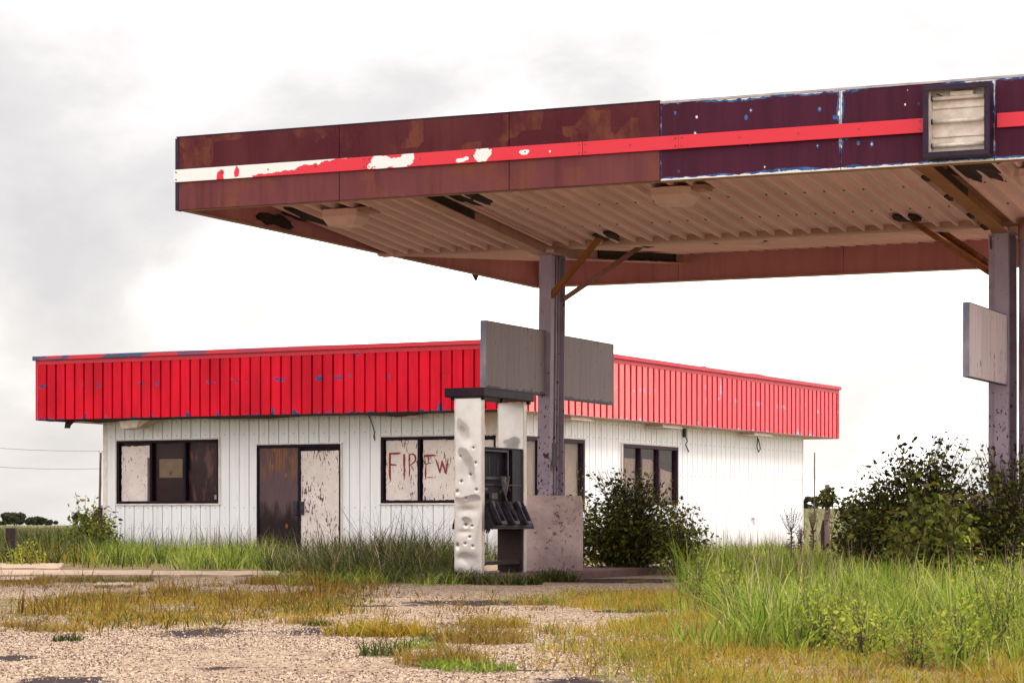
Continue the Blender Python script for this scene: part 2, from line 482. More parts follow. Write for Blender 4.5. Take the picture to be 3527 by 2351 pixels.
def blob(px_, w, zc, h):
    dx = t.m('DIVIDE', t.m('SUBTRACT', x, px_), w); dz = t.m('DIVIDE', t.m('SUBTRACT', z, zc), h)
    r = t.m('SQRT', t.m('ADD', t.m('MULTIPLY', dx, dx), t.m('MULTIPLY', dz, dz)))
    return t.step(t.m('ADD', r, t.m('MULTIPLY', t.m('SUBTRACT', nf, .5), 2.2)), 1.0, .94)
for b in ((765, .05, SZB + .035, .06), (770, .035, SZB + .07, .05), (822, .03, SZB + .06, .06)):
    k = t.m('MULTIPLY', k, t.m('SUBTRACT', 1.0, blob(SXc(b[0]), *b[1:])))
for b in ((1325, .15, SZB + .06, .075), (1372, .12, SZB + .05, .07), (1412, .10, SZB + .09, .06), (1280, .03, SZB + .03, .03), (1672, .10, SZB + .075, .075), (1590, .05, SZB + .03, .02), (1612, .03, SZB + .05, .02), (1812, .055, SZB + .07, .03), (1900, .012, SZB + .06, .012)):
    k = t.m('MAXIMUM', k, blob(SXc(b[0]), *b[1:]))
red = t.mix(t.step(t.noise(v, 90, 3, .7), .4, .7), (.72, .016, .040), (.62, .035, .055))
M['stripe'] = t.fin(t.mix(k, red, (.80, .80, .78)), .42, 0, .35)
M['navy_trim'] = m_plain('navy_edge_trim', (.014, .006, .022), (.034, .013, .034), 6, .5, spec=.25)
M['pale_edge'] = m_plain('pale_drip_edge', (.52, .46, .46), (.30, .27, .30), 5, .45)
M['lip'] = m_plain('tan_fascia_return', (.34, .19, .12), (.24, .125, .085), 3, .55)
M['fascia_in'] = rust_mat('fascia_inside', (.46, .19, .205), (.54, .245, .255), (.54, .29, .25), .85)
M['soffit'] = m_plain('tan_soffit_paint', (.79, .555, .55), (.67, .46, .455), 2.2, .5, stretch=(1, .2, 1))
M['beam'] = m_plain('tan_beam_paint', (.46, .26, .21), (.36, .185, .15), 3, .55)
M['beam_rust'] = rust_mat('rusting_beam_paint', (.33, .17, .09), (.27, .13, .075), (.12, .04, .02), .72)
M['tar'] = m_plain('flaking_black_rust', (.014, .006, .008), (.035, .014, .014), 9, .8, bump=.6)
M['rust_pipe'] = rust_mat('rusty_brace', (.22, .075, .022), (.30, .13, .06), (.10, .03, .012), .66)
M['dull_brace'] = rust_mat('dull_brace', (.20, .10, .075), (.26, .14, .11), (.08, .03, .02), .60)
# column paint: lilac grey with dark rust flakes low down
t = NT('column_paint'); v = t.co(); x, y, z = t.xyz(v)
col = t.mix(t.step(t.noise(v, 3, 4), .3, .7), (.33, .26, .33), (.25, .19, .25))
sp = t.noise(t.map(v, (1, 1, .7)), 11, 5, .6)
k = t.step(t.m('ADD', sp, t.m('MULTIPLY', t.step(z, 3.0, 1.0), .12)), .69, .705)
k2 = t.step(t.m('ADD', t.noise(t.map(v, (1, 1, .7), (5, 2, 1)), 26, 4, .6), t.m('MULTIPLY', t.step(z, 3.2, 1.0), .08)), .665, .68)
col = t.mix(t.m('MAXIMUM', k, k2), col, (.028, .008, .010))
t.bump(sp, .12, .003)
M['column'] = t.fin(col, .5, 0, .35)
t = NT('sign_board_paint'); v = t.co(); x, y, z = t.xyz(v)
st = t.noise(t.map(v, (1, 1, .07)), 14, 5, .6)
col = t.mix(t.step(st, .3, .75), (.245, .172, .170), (.175, .117, .120))
k = t.step(t.noise(t.map(v, (1, 1, .45), (2, 2, 2)), 16, 4, .6), .665, .685)
col = t.mix(k, col, (.035, .014, .016))
g = t.xyz(t.co('Generated'))
low = t.step(t.m('ADD', g[2], t.m('MULTIPLY', t.m('SUBTRACT', t.noise(v, 9, 4), .5), .12)), .045, .03)
col = t.mix(low, col, (.035, .035, .075))
M['sign_board'] = t.fin(col, .5, 0, .35)
t = NT('flaked_sign_paint'); v = t.co()
st = t.noise(t.map(v, (1, 1, .07)), 12, 5, .6)
col = t.mix(t.step(st, .3, .75), (.46, .36, .36), (.32, .24, .25))
k = t.step(t.m('ADD', t.noise(t.map(v, (1, 1, .3), (1, 2, 2)), 15, 5, .65), t.m('MULTIPLY', t.step(t.xyz(v)[2], .5, .0), .06)), .655, .67)
col = t.mix(k, col, (.05, .035, .07))
M['sign_flaked'] = t.fin(col, .5, 0, .35)
M['sign_edge'] = m_plain('sign_edge_paint', (.36, .33, .37), (.14, .15, .24), 2.2, .5)

# pump
t = NT('dented_stainless'); v = t.co()
n = t.noise(t.map(v, (1, 1, .05)), 50, 3, .6)
col = t.mix(t.step(t.noise(v, 3, 5, .6), .3, .75), (.64, .60, .575), (.50, .465, .45))
ta = t.n('ShaderNodeAttribute', attribute_name='reflections_holes').outputs['Fac']
col = t.mix(ta, col, (.15, .115, .105))  # dark reflections put into the colour, plus the small dent holes
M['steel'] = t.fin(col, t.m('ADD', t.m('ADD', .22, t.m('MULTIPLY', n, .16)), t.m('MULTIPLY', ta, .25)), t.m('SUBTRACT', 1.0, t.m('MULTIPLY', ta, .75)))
M['steel_edge'] = m_plain('dull_aluminium_edge', (.70, .64, .57), (.56, .50, .44), 5, .45, metal=.5)
M['pump_cap'] = m_plain('black_pump_cap', (.016, .009, .018), (.035, .018, .03), 5, .5, bump=.3, spec=.15)
M['pump_dark'] = m_plain('charred_pump_shell', (.010, .006, .010), (.030, .018, .026), 7, .5, bump=.3, spec=.15)
M['pump_rust'] = m_plain('dark_rusty_inner', (.040, .014, .014), (.018, .006, .008), 4, .7, bump=.3)
M['nozzle_black'] = m_plain('worn_black_plastic', (.022, .017, .026), (.06, .05, .065), 9, .4, bump=.25, spec=.15)
M['wire'] = m_plain('grey_wire', (.22, .17, .16), (.10, .07, .07), 20, .6, bump=0)

# concrete
t = NT('stained_concrete'); v = t.co(); x, y, z = t.xyz(v)
col = t.mix(t.step(t.noise(v, 3.2, 6, .65), .3, .7), (.62, .465, .44), (.40, .285, .28))
k = t.step(t.m('ADD', t.noise(t.map(v, (1, 1, 1.1)), 15, 6, .7), t.m('MULTIPLY', t.noise(t.map(v, (1, 1, 1), (1, 3, 6)), 2.6, 3), .36)), .78, .84)
col = t.mix(t.m('MULTIPLY', k, .85), col, (.05, .03, .05))
col = t.mix(t.m('MULTIPLY', t.step(t.noise(v, 55, 3, .7), .55, .7), .5), col, (.46, .33, .31))
col = t.mix(t.m('MULTIPLY', t.step(z, .35, .05), .35), col, (.12, .075, .09))
t.bump(t.m('ADD', t.noise(v, 40, 5, .7), t.m('MULTIPLY', t.noise(v, 7, 4, .6), 1.5)), .8, .014)
M['concrete'] = t.fin(col, .85, 0, .2)
M['kerb'] = m_plain('kerb_concrete', (.20, .12, .11), (.13, .075, .075), 5, .9, bump=.5)
M['slab'] = m_plain('pale_slab_concrete', (.48, .35, .245), (.30, .205, .14), 4, .9, bump=.4)

# ground: pale chip-and-tar lot
t = NT('chip_seal_gravel'); v = t.pos()
at_ = t.n('ShaderNodeAttribute', attribute_name='stain'); stain = at_.outputs['Fac']  # ground stains together with the painted canopy shade
bt_ = t.n('ShaderNodeAttribute', attribute_name='soil'); soil = bt_.outputs['Fac']
vo = t.voro(v, 62, 'Color'); va, vb, vc = t.xyz(vo)
cols = t.ramp(va, (0, (.18, .115, .075)), (.25, (.34, .24, .155)), (.6, (.44, .32, .215)), (.85, (.55, .425, .30)), (1, (.70, .58, .45)))
n = t.noise(v, 1.1, 5, .6)
cols = t.mix(t.m('MULTIPLY', t.step(n, .36, .70), .55), cols, (.29, .18, .115))
mid = t.noise(t.map(v, (1, .5, 1)), 17, 5, .75)
gap = t.step(t.m('ADD', mid, t.m('MULTIPLY', t.noise(v, 60, 3, .7), .8)), .92, 1.02)
cols = t.mix(t.m('MULTIPLY', gap, .82), cols, (.10, .06, .06))
ks = t.step(t.m('ADD', t.m('MULTIPLY', stain, 1.02), t.m('MULTIPLY', t.m('SUBTRACT', t.noise(t.map(v, (1, .45, 1)), 6, 8, .8), .5), 2.1)), .50, .60)  # stain also holds the painted canopy shade
cols = t.mix(t.m('MULTIPLY', ks, .96), cols, (.018, .008, .013))
fs = t.noise(v, 24, 4, .75)
so = t.step(t.m('ADD', soil, t.m('MULTIPLY', t.m('SUBTRACT', t.noise(v, 3.5, 5, .6), .5), .9)), .40, .60)
cols = t.mix(so, cols, t.mix(t.step(t.m('ADD', t.m('MULTIPLY', t.noise(v, 4, 5, .7), .6), t.m('MULTIPLY', fs, .5)), .42, .66), (.30, .215, .10), (.085, .06, .03)))
t.bump(t.m('ADD', t.voro(v, 62), mid), .8, .012)
M['lot'] = t.fin(cols, .9, 0, .2)
t = NT('meadow'); v = t.pos()
n = t.noise(t.map(v, (1, .12, 1)), .35, 5, .6)
n2 = t.noise(t.map(v, (1, .1, 1)), 3, 4, .7)
col = t.mix(t.step(n, .35, .65), (.165, .15, .060), (.115, .125, .050))
col = t.mix(t.m('MULTIPLY', t.step(n2, .4, .7), .5), col, (.22, .17, .085))
M['field'] = t.fin(col, .95, 0, .1)
M['stone'] = None
t = NT('gravel_stone')
r = t.island()
M['stone'] = t.fin(t.ramp(r, (0, (.025, .013, .018)), (.40, (.14, .075, .060)), (.55, (.34, .235, .155)), (1, (.66, .53, .39))), .85, 0, .2)

# plants
def plant_mat(name, stops, trans=.45, rough=.5):
    t = NT(name)
    r = t.island()
    col = t.ramp(r, *stops)
    n = t.noise(t.pos(), 2.2, 4, .6)
    col = t.mix(t.m('MULTIPLY', t.step(n, .42, .66), .55), col, tuple(k * .6 for k in stops[0][1]))
    t.fin(col, max(rough, .5), 0, .15)
    tl = t.n('ShaderNodeBsdfTranslucent'); t.l(col, tl.inputs['Color'])
    mx = t.n('ShaderNodeMixShader'); mx.inputs[0].default_value = trans
    t.l(t.b.outputs[0], mx.inputs[1]); t.l(tl.outputs[0], mx.inputs[2]); t.l(mx.outputs[0], t.out.inputs['Surface'])
    return t.mat
M['g_tall'] = plant_mat('tall_green_grass', ((0, (.06, .10, .010)), (.3, (.19, .29, .025)), (.7, (.34, .43, .055)), (.9, (.50, .54, .11)), (1, (.74, .64, .26))))
M['g_dark'] = plant_mat('dark_rank_grass', ((0, (.022, .030, .006)), (.45, (.065, .088, .016)), (.8, (.14, .17, .035)), (1, (.36, .29, .11))), .35)
M['g_fresh'] = plant_mat('fresh_verge_grass', ((0, (.06, .10, .009)), (.4, (.20, .29, .026)), (.8, (.37, .44, .065)), (1, (.60, .56, .18))))
M['g_yellow'] = plant_mat('yellowing_grass', ((0, (.16, .09, .008)), (.4, (.40, .26, .024)), (.75, (.58, .40, .062)), (1, (.26, .30, .026))))
M['g_olive'] = plant_mat('olive_mat_grass', ((0, (.16, .090, .018)), (.4, (.32, .205, .040)), (.8, (.48, .33, .075)), (1, (.20, .21, .04))))
M['g_dead'] = plant_mat('dead_brown_grass', ((0, (.14, .055, .025)), (.6, (.26, .12, .06)), (1, (.38, .22, .12))), .3)
M['g_brown'] = plant_mat('brown_olive_grass', ((0, (.075, .034, .006)), (.4, (.22, .125, .018)), (.8, (.40, .25, .045)), (1, (.15, .16, .018))))
M['g_stalk'] = plant_mat('dark_grass_stalk', ((0, (.020, .018, .010)), (.6, (.055, .055, .022)), (1, (.11, .10, .04))), .2)
M['g_field'] = plant_mat('meadow_grass', ((0, (.12, .115, .045)), (.5, (.18, .18, .075)), (.8, (.24, .20, .10)), (1, (.32, .24, .14))), .3)
M['g_straw'] = plant_mat('straw_seed_head', ((0, (.46, .33, .20)), (1, (.62, .48, .32))), .3)
M['leaf_dark'] = plant_mat('dark_shrub_leaf', ((0, (.014, .016, .004)), (.4, (.045, .055, .008)), (.75, (.125, .14, .018)), (1, (.30, .28, .04))), .3, .42)
M['leaf_mid'] = plant_mat('mid_shrub_leaf', ((0, (.055, .066, .012)), (.5, (.15, .175, .028)), (.88, (.29, .31, .055)), (1, (.26, .13, .03))), .35, .4)
M['leaf_lime'] = plant_mat('lime_leaf', ((0, (.15, .21, .015)), (.6, (.36, .43, .04)), (1, (.55, .54, .08))), .45, .45)
M['leaf_far'] = plant_mat('far_tree_leaf', ((0, (.030, .034, .020)), (.6, (.062, .066, .034)), (1, (.10, .10, .05))), .25, .6)
M['weed_head'] = plant_mat('dry_weed_head', ((0, (.10, .055, .05)), (1, (.20, .12, .10))), .2, .7)
M['bark'] = m_plain('bark', (.075, .045, .04), (.035, .02, .02), 12, .85, bump=.5, stretch=(1, 1, .2))
M['petal'] = m_plain('white_petal', (.82, .80, .78), None, 4, .6, bump=0)
M['old_wood'] = m_plain('grey_post_wood', (.23, .155, .155), (.11, .06, .07), 16, .85, bump=.6, stretch=(1, 1, .12))
M['dark_wood'] = m_plain('dark_post_wood', (.05, .022, .024), (.025, .011, .014), 12, .85, bump=.6, stretch=(1, 1, .15))
M['pole_wood'] = m_plain('pole_wood', (.13, .085, .085), (.07, .04, .045), 12, .85, stretch=(1, 1, .15))

# ================================================================== ground and field
def grid_mesh(name, xs, ys, zf, mat, attrs=None):
    X, Y = np.meshgrid(xs, ys)
    Z = zf(X, Y)
    V = np.stack([X, Y, Z], -1).reshape(-1, 3)
    nx, ny = len(xs), len(ys)
    i = np.arange(nx - 1)[None, :] + np.arange(ny - 1)[:, None] * nx
    F = np.stack([i, i + 1, i + nx + 1, i + nx], -1).reshape(-1, 4)
    o = fast_mesh(name, V, [F], mat, smooth=True)
    for k, fn in (attrs or {}).items():
        a = o.data.attributes.new(k, 'FLOAT', 'POINT')
        a.data.foreach_set('value', fn(X, Y).ravel().astype(np.float32))
    return o

def soft_ellipse(X, Y, c, rx, ry, rot=0.0):
    dx, dy = X - c[0], Y - c[1]
    ca, sa = math.cos(rot), math.sin(rot)
    u, w = (dx * ca + dy * sa) / rx, (-dx * sa + dy * ca) / ry
    return np.clip(1.25 - np.sqrt(u * u + w * w), 0, 1)
def pxell(X, Y, x0, y0, x1, y1):
    a, b, m = ground(x0, (y0 + y1) / 2), ground(x1, (y0 + y1) / 2), ground((x0 + x1) / 2, (y0 + y1) / 2)
    dy = abs(ground(x0, y0).y - ground(x0, y1).y) / 2
    return soft_ellipse(X, Y, m, (b.x - a.x) / 2, dy)
STAINS_SHADE = [(480, 2145, 900, 2195), (820, 2148, 1560, 2188), (1400, 2125, 1900, 2165), (-60, 2240, 170, 2272), (-60, 2300, 420, 2380),
          (1250, 2058, 2150, 2082), (700, 2072, 1500, 2085), (1750, 2310, 2300, 2365), (1650, 2290, 2050, 2302), (2000, 2085, 2380, 2105),
          (640, 2280, 900, 2300), (1800, 1985, 2500, 2008)]  # last patch is canopy shade beside the kerb, painted dark
SOILS = [(-300, 2000, 1150, 2150), (800, 2020, 1300, 2110), (-400, 1880, 1500, 1990), (1900, 2120, 2700, 2400), (2350, 1960, 4200, 2420), (700, 1960, 1700, 2020)]
def stain_shade_f(X, Y):
    r = np.zeros_like(X)
    for s in STAINS_SHADE: r = np.maximum(r, pxell(X, Y, *s))
    return r
def soil_f(X, Y):
    r = np.zeros_like(X)
    for s in SOILS: r = np.maximum(r, pxell(X, Y, *s))
    return np.maximum(r, np.clip((Y - 38) / 4, 0, 1))
def lot_z(X, Y): return 0.035 * (fbm(X * .35, Y * .35, 3) - .5) - .01
lot = grid_mesh('ground', np.linspace(-16, 16, 129), np.concatenate([np.linspace(4, 24, 101), np.linspace(24.4, 72, 120)]), lot_z, M['lot'], {'stain': stain_shade_f, 'soil': soil_f})  # 'stain' carries the ground stains and the painted canopy shade
tag(lot, kind='structure')
def field_z(X, Y):
    # falls away gently to the left beyond 280 m, a low rise to the right
    r = X / np.maximum(Y, 1)
    rise = np.clip((r - .02) / .10, 0, 1); rise = rise * rise * (3 - 2 * rise)
    t_ = np.clip((Y - 70) / 170, 0, 1); t_ = t_ * t_ * (3 - 2 * t_)
    fall = np.clip((Y - 285) / 2500, 0, 1) * -14
    z = fall + rise * t_ * 1.75 - .06 + .05 * np.sin(X * .11 + Y * .05) * np.clip((Y - 75) / 30, 0, 1)
    return np.where((np.abs(X) < 15.5) & (Y < 71), -.06, z)
fy = np.concatenate([np.linspace(-40, 72, 40), np.geomspace(74, 4000, 60)])
fx = np.concatenate([-np.geomspace(4000, 40, 30), np.linspace(-36, 60, 60), np.geomspace(66, 4000, 30)])
tag(grid_mesh('field', fx, fy, field_z, M['field']), kind='structure')

# broken pale slabs along the front of the lawn, left
def slab(x0, y0, x1, y1, z, seed):
    r = random.Random(seed)
    a, b, c, d = ground(x0, y1), ground(x1, y1), ground(x1, y0), ground(x0, y0)
    n = 9
    top = [a.lerp(b, i / n) + Vector((0, r.uniform(-.25, .25), 0)) for i in range(n + 1)] + [c.lerp(d, i / n) + Vector((0, r.uniform(-.3, .3), 0)) for i in range(n + 1)]
    mb = MB()
    mb.extrude([Vector((p.x, p.y, -.05)) for p in top], (0, 0, .05 + z))
    return mb
pav = thing('pavement', None, None, (0, 0, 0)); pav['kind'] = 'structure'
slab(-260, 1944, 212, 1962, .030, 1).build('slab', M['slab'], pav)
slab(-260, 1967, 520, 1984, .022, 2).build('slab', M['slab'], pav)
slab(528, 1969, 960, 1983, .018, 3).build('slab', M['slab'], pav)
slab(-200, 1990, 110, 2002, .025, 5).build('slab', M['slab'], pav)
slab(330, 2009, 460, 2018, .02, 8).build('slab', M['slab'], pav)

# ================================================================== canopy
YC0 = 27.4
TC = 0.42215
P0 = Vector((-0.1385 * YC0, YC0, 0))
CL, CD = 10.62, 0.37128 * YC0
ZB = CAMZ + 0.127342 * YC0            # underside of the fascia
HF = 0.029406 * YC0
ZT = ZB + HF
CM = CD / 2
KS = 0.083                            # slope of the butterfly soffit
cA = Vector((math.cos(TC), -math.sin(TC), 0)); cB = Vector((math.sin(TC), math.cos(TC), 0))
canopy = thing('fuel_canopy', 'rusted maroon filling station canopy with peeling red stripe on two steel columns', 'canopy', P0, -TC)
def c_front(px, y=0.0):
    P = P0 + cB * y; k = (px - CXP) / FPX
    return (k * P.y - P.x) / (cA.x - k * cA.y)
def c_ray(px, py):
    d = Vector(((px - CXP) / FPX, 1, (YH - py) / FPX)); o = Vector((0, 0, CAMZ)) - P0
    R = lambda w: Vector((w.dot(cA), w.dot(cB), w.z))
    return R(o), R(d)
def soffit_z(y): return ZB + .035 + KS * abs(CM - y)
def c_soffit(px, py, back=False):
    o, d = c_ray(px, py)
    s = -1 if back else 1
    # z = ZB+.035+KS*s*(CM-y)
    t_ = (ZB + .035 + KS * s * (CM - o.y) - o.z) / (d.z + KS * s * d.y)
    return o + d * t_
def c_plane_y(px, py, y):
    o, d = c_ray(px, py); t_ = (y - o.y) / d.y; return o + d * t_
def c_plane_x(px, py, x):
    o, d = c_ray(px, py); t_ = (x - o.x) / d.x; return o + d * t_

edges = [0.0] + [c_front(p) for p in (1170, 1755, 2274, 2895, 3424)] + [CL]
def fascia_panel(x0, x1, rusty, back=False, k=0):
    mb = MB()
    g = .004
    if not back:
        y0, y1 = (-.012, .022) if rusty else (0, .022)
        zt = ZT + (.012 if rusty else -.01)
        mb.box(x0 + g, x1 - g, y0, y1, ZB, zt)
        mb.box(x0 + g, x1 - g, y1 + .002, y1 + .012, ZB + .014, zt - .01); mb.m[-6:] = [1] * 6
        return mb.build('fascia_panel', [M['rust_panel'] if rusty else M['peeled_panel'], M['fascia_in']], canopy, bevel=.004)
    mb.box(x0 + g, x1 - g, CD - .022, CD, ZB, ZT)
    mb.box(x0 + g, x1 - g, CD - .034, CD - .024, ZB + .014, ZT - .01); mb.m[-6:] = [1] * 6
    return mb.build('fascia_panel', [M['rust_panel'], M['fascia_in']], canopy)
for i in range(len(edges) - 1):
    fascia_panel(edges[i], edges[i + 1], i < 3)
bx = [0.0, c_front(2905, CD) , c_front(2905, CD) + 2.6, CL] if False else [0.0, 1.9, c_front(2340, CD), c_front(2908, CD), c_front(3470, CD), CL]
for i in range(len(bx) - 1): fascia_panel(bx[i], bx[i + 1], True, True)
# side panels
for x0, x1, flip in ((0.0, .034, 1), (CL - .034, CL, -1)):
    n = 4
    for i in range(n):
        a, b = .04 + (CD - .08) * i / n + .003, .04 + (CD - .08) * (i + 1) / n - .003
        mb = MB()
        if flip > 0:
            mb.box(x0, x0 + .02, a, b, ZB, ZT); mb.box(x0 + .022, x1, a, b, ZB + .014, ZT - .01)
        else:
            mb.box(x1 - .02, x1, a, b, ZB, ZT); mb.box(x0, x1 - .022, a, b, ZB + .014, ZT - .01)
        mb.m[-6:] = [1] * 6
        mb.build('fascia_panel', [M['rust_panel'], M['fascia_in']], canopy)
# bottom returns, corner and top trims
MB().box(.03, edges[3], .036, .13, ZB, ZB + .012).build('fascia_return', M['lip'], canopy)
MB().box(edges[3] + .004, CL - .03, .036, .13, ZB - .004, ZB + .010).build('fascia_return', M['lip'], canopy)
MB().box(.036, .10, .14, CD - .14, ZB, ZB + .010).build('fascia_return', M['lip'], canopy)
MB().box(.03, CL - .03, CD - .12, CD - .036, ZB, ZB + .012).build('fascia_return', M['eave_pale'], canopy)
mb = MB(); mb.box(-.012, .03, -.020, -.0125, ZB - .004, ZT + .004); mb.box(-.014, -.006, -.0125, .10, ZB - .004, ZT + .004)
mb.build('corner_trim', M['navy_trim'], canopy)
MB().box(0, edges[3] - .002, -.016, .04, ZT + .013, ZT + .026).build('top_trim', M['navy_trim'], canopy)
MB().box(edges[3] + .002, CL, -.008, .04, ZT - .009, ZT + .014).build('top_trim', M['pale_edge'], canopy)
MB().box(-.010, .04, .05, CD, ZT + .001, ZT + .014).build('top_trim', M['navy_trim'], canopy)
# red stripe in pieces
SZ0, SZ1 = ZT - HF * .612, ZT - HF * .437
LBX0, LBX1 = c_front(3180, -.1), c_front(3424, -.1)
cuts = [-.022, c_front(1268), c_front(2011), c_front(2342), LBX0 - .01]
for i in range(4):
    off = .004 if i % 2 else 0
    MB().box(cuts[i] + .002, cuts[i + 1] - .001, -.040 - off, -.0205 - off * .5, SZ0, SZ1).build('stripe_strip', M['stripe'], canopy, bevel=.003)
MB().box(LBX1 + .012, CL, -.034, -.002, SZ0, SZ1).build('stripe_strip', M['stripe'], canopy, bevel=.003)
mb = MB()
for i in range(4):
    n = max(2, int((cuts[i + 1] - cuts[i]) / .55))
    for j in range(n + 1):
        x = cuts[i] + .035 + (cuts[i + 1] - cuts[i] - .07) * j / n
        for z in ((SZ0 + .03, SZ1 - .03) if j in (0, n) else (SZ0 + .075,)):
            mb.tube([(x, -.050, z), (x, -.036, z)], .008, 6)
o = mb.build('stripe_screws', M['screw'], canopy); o['kind'] = 'stuff'
# soffit sheets, ribbed, front and back slopes
PITCH = .2286
def rib_profile(x0, x1, pitch, prof):
    """points (x, d) of a repeating profile clipped to x0..x1; prof = [(frac, depth)...] over one pitch"""
    pts = []
    k = math.floor(x0 / pitch) - 1
    allp = []
    while k * pitch < x1 + pitch:
        for f, d in prof: allp.append((k * pitch + f * pitch, d))
        k += 1
    def val(x):
        for (a, da), (b, db) in zip(allp, allp[1:]):
            if a <= x <= b: return da + (db - da) * ((x - a) / (b - a) if b > a else 0)
        return 0
    pts = [(x0, val(x0))] + [p for p in allp if x0 + 1e-4 < p[0] < x1 - 1e-4] + [(x1, val(x1))]
    return pts
SOF = [(0, 0), (.36, 0), (.38, -.005), (.42, -.005), (.44, 0), (.74, 0), (.765, -.055), (.89, -.055), (.93, 0)]
nsh = int(math.ceil((CL - .08) / (PITCH * 4)))
for side in (0, 1):
    for i in range(nsh):
        a, b = .04 + i * PITCH * 4, min(.04 + (i + 1) * PITCH * 4, CL - .04)
        if b - a < .02: continue
        pr = rib_profile(a, b, PITCH, SOF)
        y0, y1 = (.05, CM - .09) if side == 0 else (CD - .05, CM + .09)
        mb = MB()
        for (xa, da), (xb, db) in zip(pr, pr[1:]):
            q = [(xa, y0, soffit_z(y0) + da), (xb, y0, soffit_z(y0) + db), (xb, y1, soffit_z(y1) + db), (xa, y1, soffit_z(y1) + da)]
            mb.face(q)
            mb.face([(p[0], p[1], p[2] + .012 ) for p in reversed(q)])
        mb.build('soffit_sheet', M['soffit'], canopy, recalc=False)
mb = MB()
for side in (0, 1):
    for yy in (.62, 1.75, 2.95, 4.1):
        y = yy if side == 0 else CD - yy
        for i in range(int((CL - .2) / PITCH)):
            x = (i + .12) * PITCH + .05
            if rnd.random() < .12: continue
            for xx in ((x, x + .1) if i % 4 == 0 else (x,)):
                z = soffit_z(y)
                mb.tube([(xx, y, z - .014), (xx, y, z + .001)], .013, 6)
o = mb.build('soffit_screws', M['screw'], canopy); o['kind'] = 'stuff'
# roof skin above so no sky leaks through
mb = MB()
for y0, y1 in ((.04, CM), (CM, CD - .04)):
    mb.hexa([(.04, y0, soffit_z(y0) + .06), (CL - .04, y0, soffit_z(y0) + .06), (CL - .04, y1, soffit_z(y1) + .06), (.04, y1, soffit_z(y1) + .06),
             (.04, y0, soffit_z(y0) + .09), (CL - .04, y0, soffit_z(y0) + .09), (CL - .04, y1, soffit_z(y1) + .09), (.04, y1, soffit_z(y1) + .09)])
mb.build('roof', M['roofing'], canopy)
# valley gutter
mb = MB()
prof = [(CM - .13, ZB + .075), (CM - .10, ZB - .022), (CM + .10, ZB - .022), (CM + .13, ZB + .075)]
mb.extrude([(-.03, y, z) for y, z in prof], (CL + .03, 0, 0))
mb.build('valley_gutter', M['beam'], canopy)

COLX = [2.41, 8.285]
def ibeam(mb, y0, y1, x, depth, fw):
    za, zb_ = soffit_z(y0), soffit_z(y1)
    def bx_(x0, x1, o0, o1):
        mb.hexa([(x0, y0, za + o0), (x1, y0, za + o0), (x1, y1, zb_ + o0), (x0, y1, zb_ + o0), (x0, y0, za + o1), (x1, y0, za + o1), (x1, y1, zb_ + o1), (x0, y1, zb_ + o1)])
    bx_(x - fw / 2, x + fw / 2, -depth, -depth + .014)
    bx_(x - .006, x + .006, -depth + .014, -.034)
    bx_(x - fw / 2, x + fw / 2, -.034, -.022)
for i, cx_ in enumerate(COLX):
    mb = MB(); ibeam(mb, .13, CM - .14, cx_, .19, .17); mb.build('beam', M['beam_rust'] if i else M['beam'], canopy)
    mb = MB(); ibeam(mb, CM + .14, CD - .13, cx_, .19, .17); mb.build('beam', M['beam'], canopy)
# flaking dark rust on the beam ends and round the braces: ragged plates with holes' edges
def ragged(cx_, cy_, rx, ry, n, seed, zoff=-.034, jag=.35):
    r = random.Random(seed); pts = []
    m0, n = n, n * 3
    big = [r.uniform(-jag, jag) for _ in range(m0)]
    for i in range(n):
        a = 2 * math.pi * i / n; f = i / 3; b0 = big[int(f) % m0]; b1 = big[(int(f) + 1) % m0]
        k = 1 + .75 * (b0 + (b1 - b0) * (f - int(f))) + r.uniform(-.11, .11)
        x, y = cx_ + math.cos(a) * rx * k, cy_ + math.sin(a) * ry * k
        pts.append((x, y))
    mb = MB()
    top = [(x, y, soffit_z(y) + zoff) for x, y in pts]
    c = (cx_, cy_, soffit_z(cy_) + zoff - .03)
    k = len(mb.v); mb.v += top + [c] + [(x, y, z + .02) for x, y, z in top]
    for i in range(n):
        j = (i + 1) % n
        mb.f.append((k + i, k + j, k + n)); mb.m.append(0)
        mb.f.append((k + i, k + n + 1 + i, k + n + 1 + j, k + j)); mb.m.append(0)
    return mb.build('rust_patch', M['tar'], canopy)
def web_patch(x, y0, y1, d0, d1, seed, side=1, n=22):
    """ragged scab on the web of a beam"""
    r = random.Random(seed); mb = MB(); P = []
    for i in range(n + 1):
        y = y0 + (y1 - y0) * i / n
        P.append((y, soffit_z(y) - d1 + r.uniform(-.02, .02)))
    for i in range(n, -1, -1):
        y = y0 + (y1 - y0) * i / n
        P.append((y, soffit_z(y) - d0 + r.uniform(-.01, .03)))
    mb.extrude([(x, y, z) for y, z in P], (.014 * side, 0, 0))
    return mb.build('rust_patch', M['tar'], canopy)
p = c_soffit(1545, 705)
web_patch(COLX[0] + .012, 1.5, 2.75, .03, .175, 4)
ragged(COLX[0] + .24, 2.05, .22, .40, 17, 5)
web_patch(COLX[1] + .012, 1.3, 3.1, .03, .175, 14)
ragged(COLX[1] + .33, 1.9, .30, .75, 21, 15)
for q, s in ((.6, 1), (1.6, 2), (2.6, 3), (3.3, 4)):
    ragged(COLX[1] - .11, 1.2 + q, .035, .12, 9, 60 + s, -.192, .5)
web_patch(COLX[0] + .012, CM + 1.6, CM + 4.6, .03, .172, 24)
ragged(COLX[0] + .15, CM + 3.2, .13, 1.2, 19, 25)
p = c_soffit(955, 745)
ragged(max(.22, p.x), p.y, .20, .45, 19, 33)
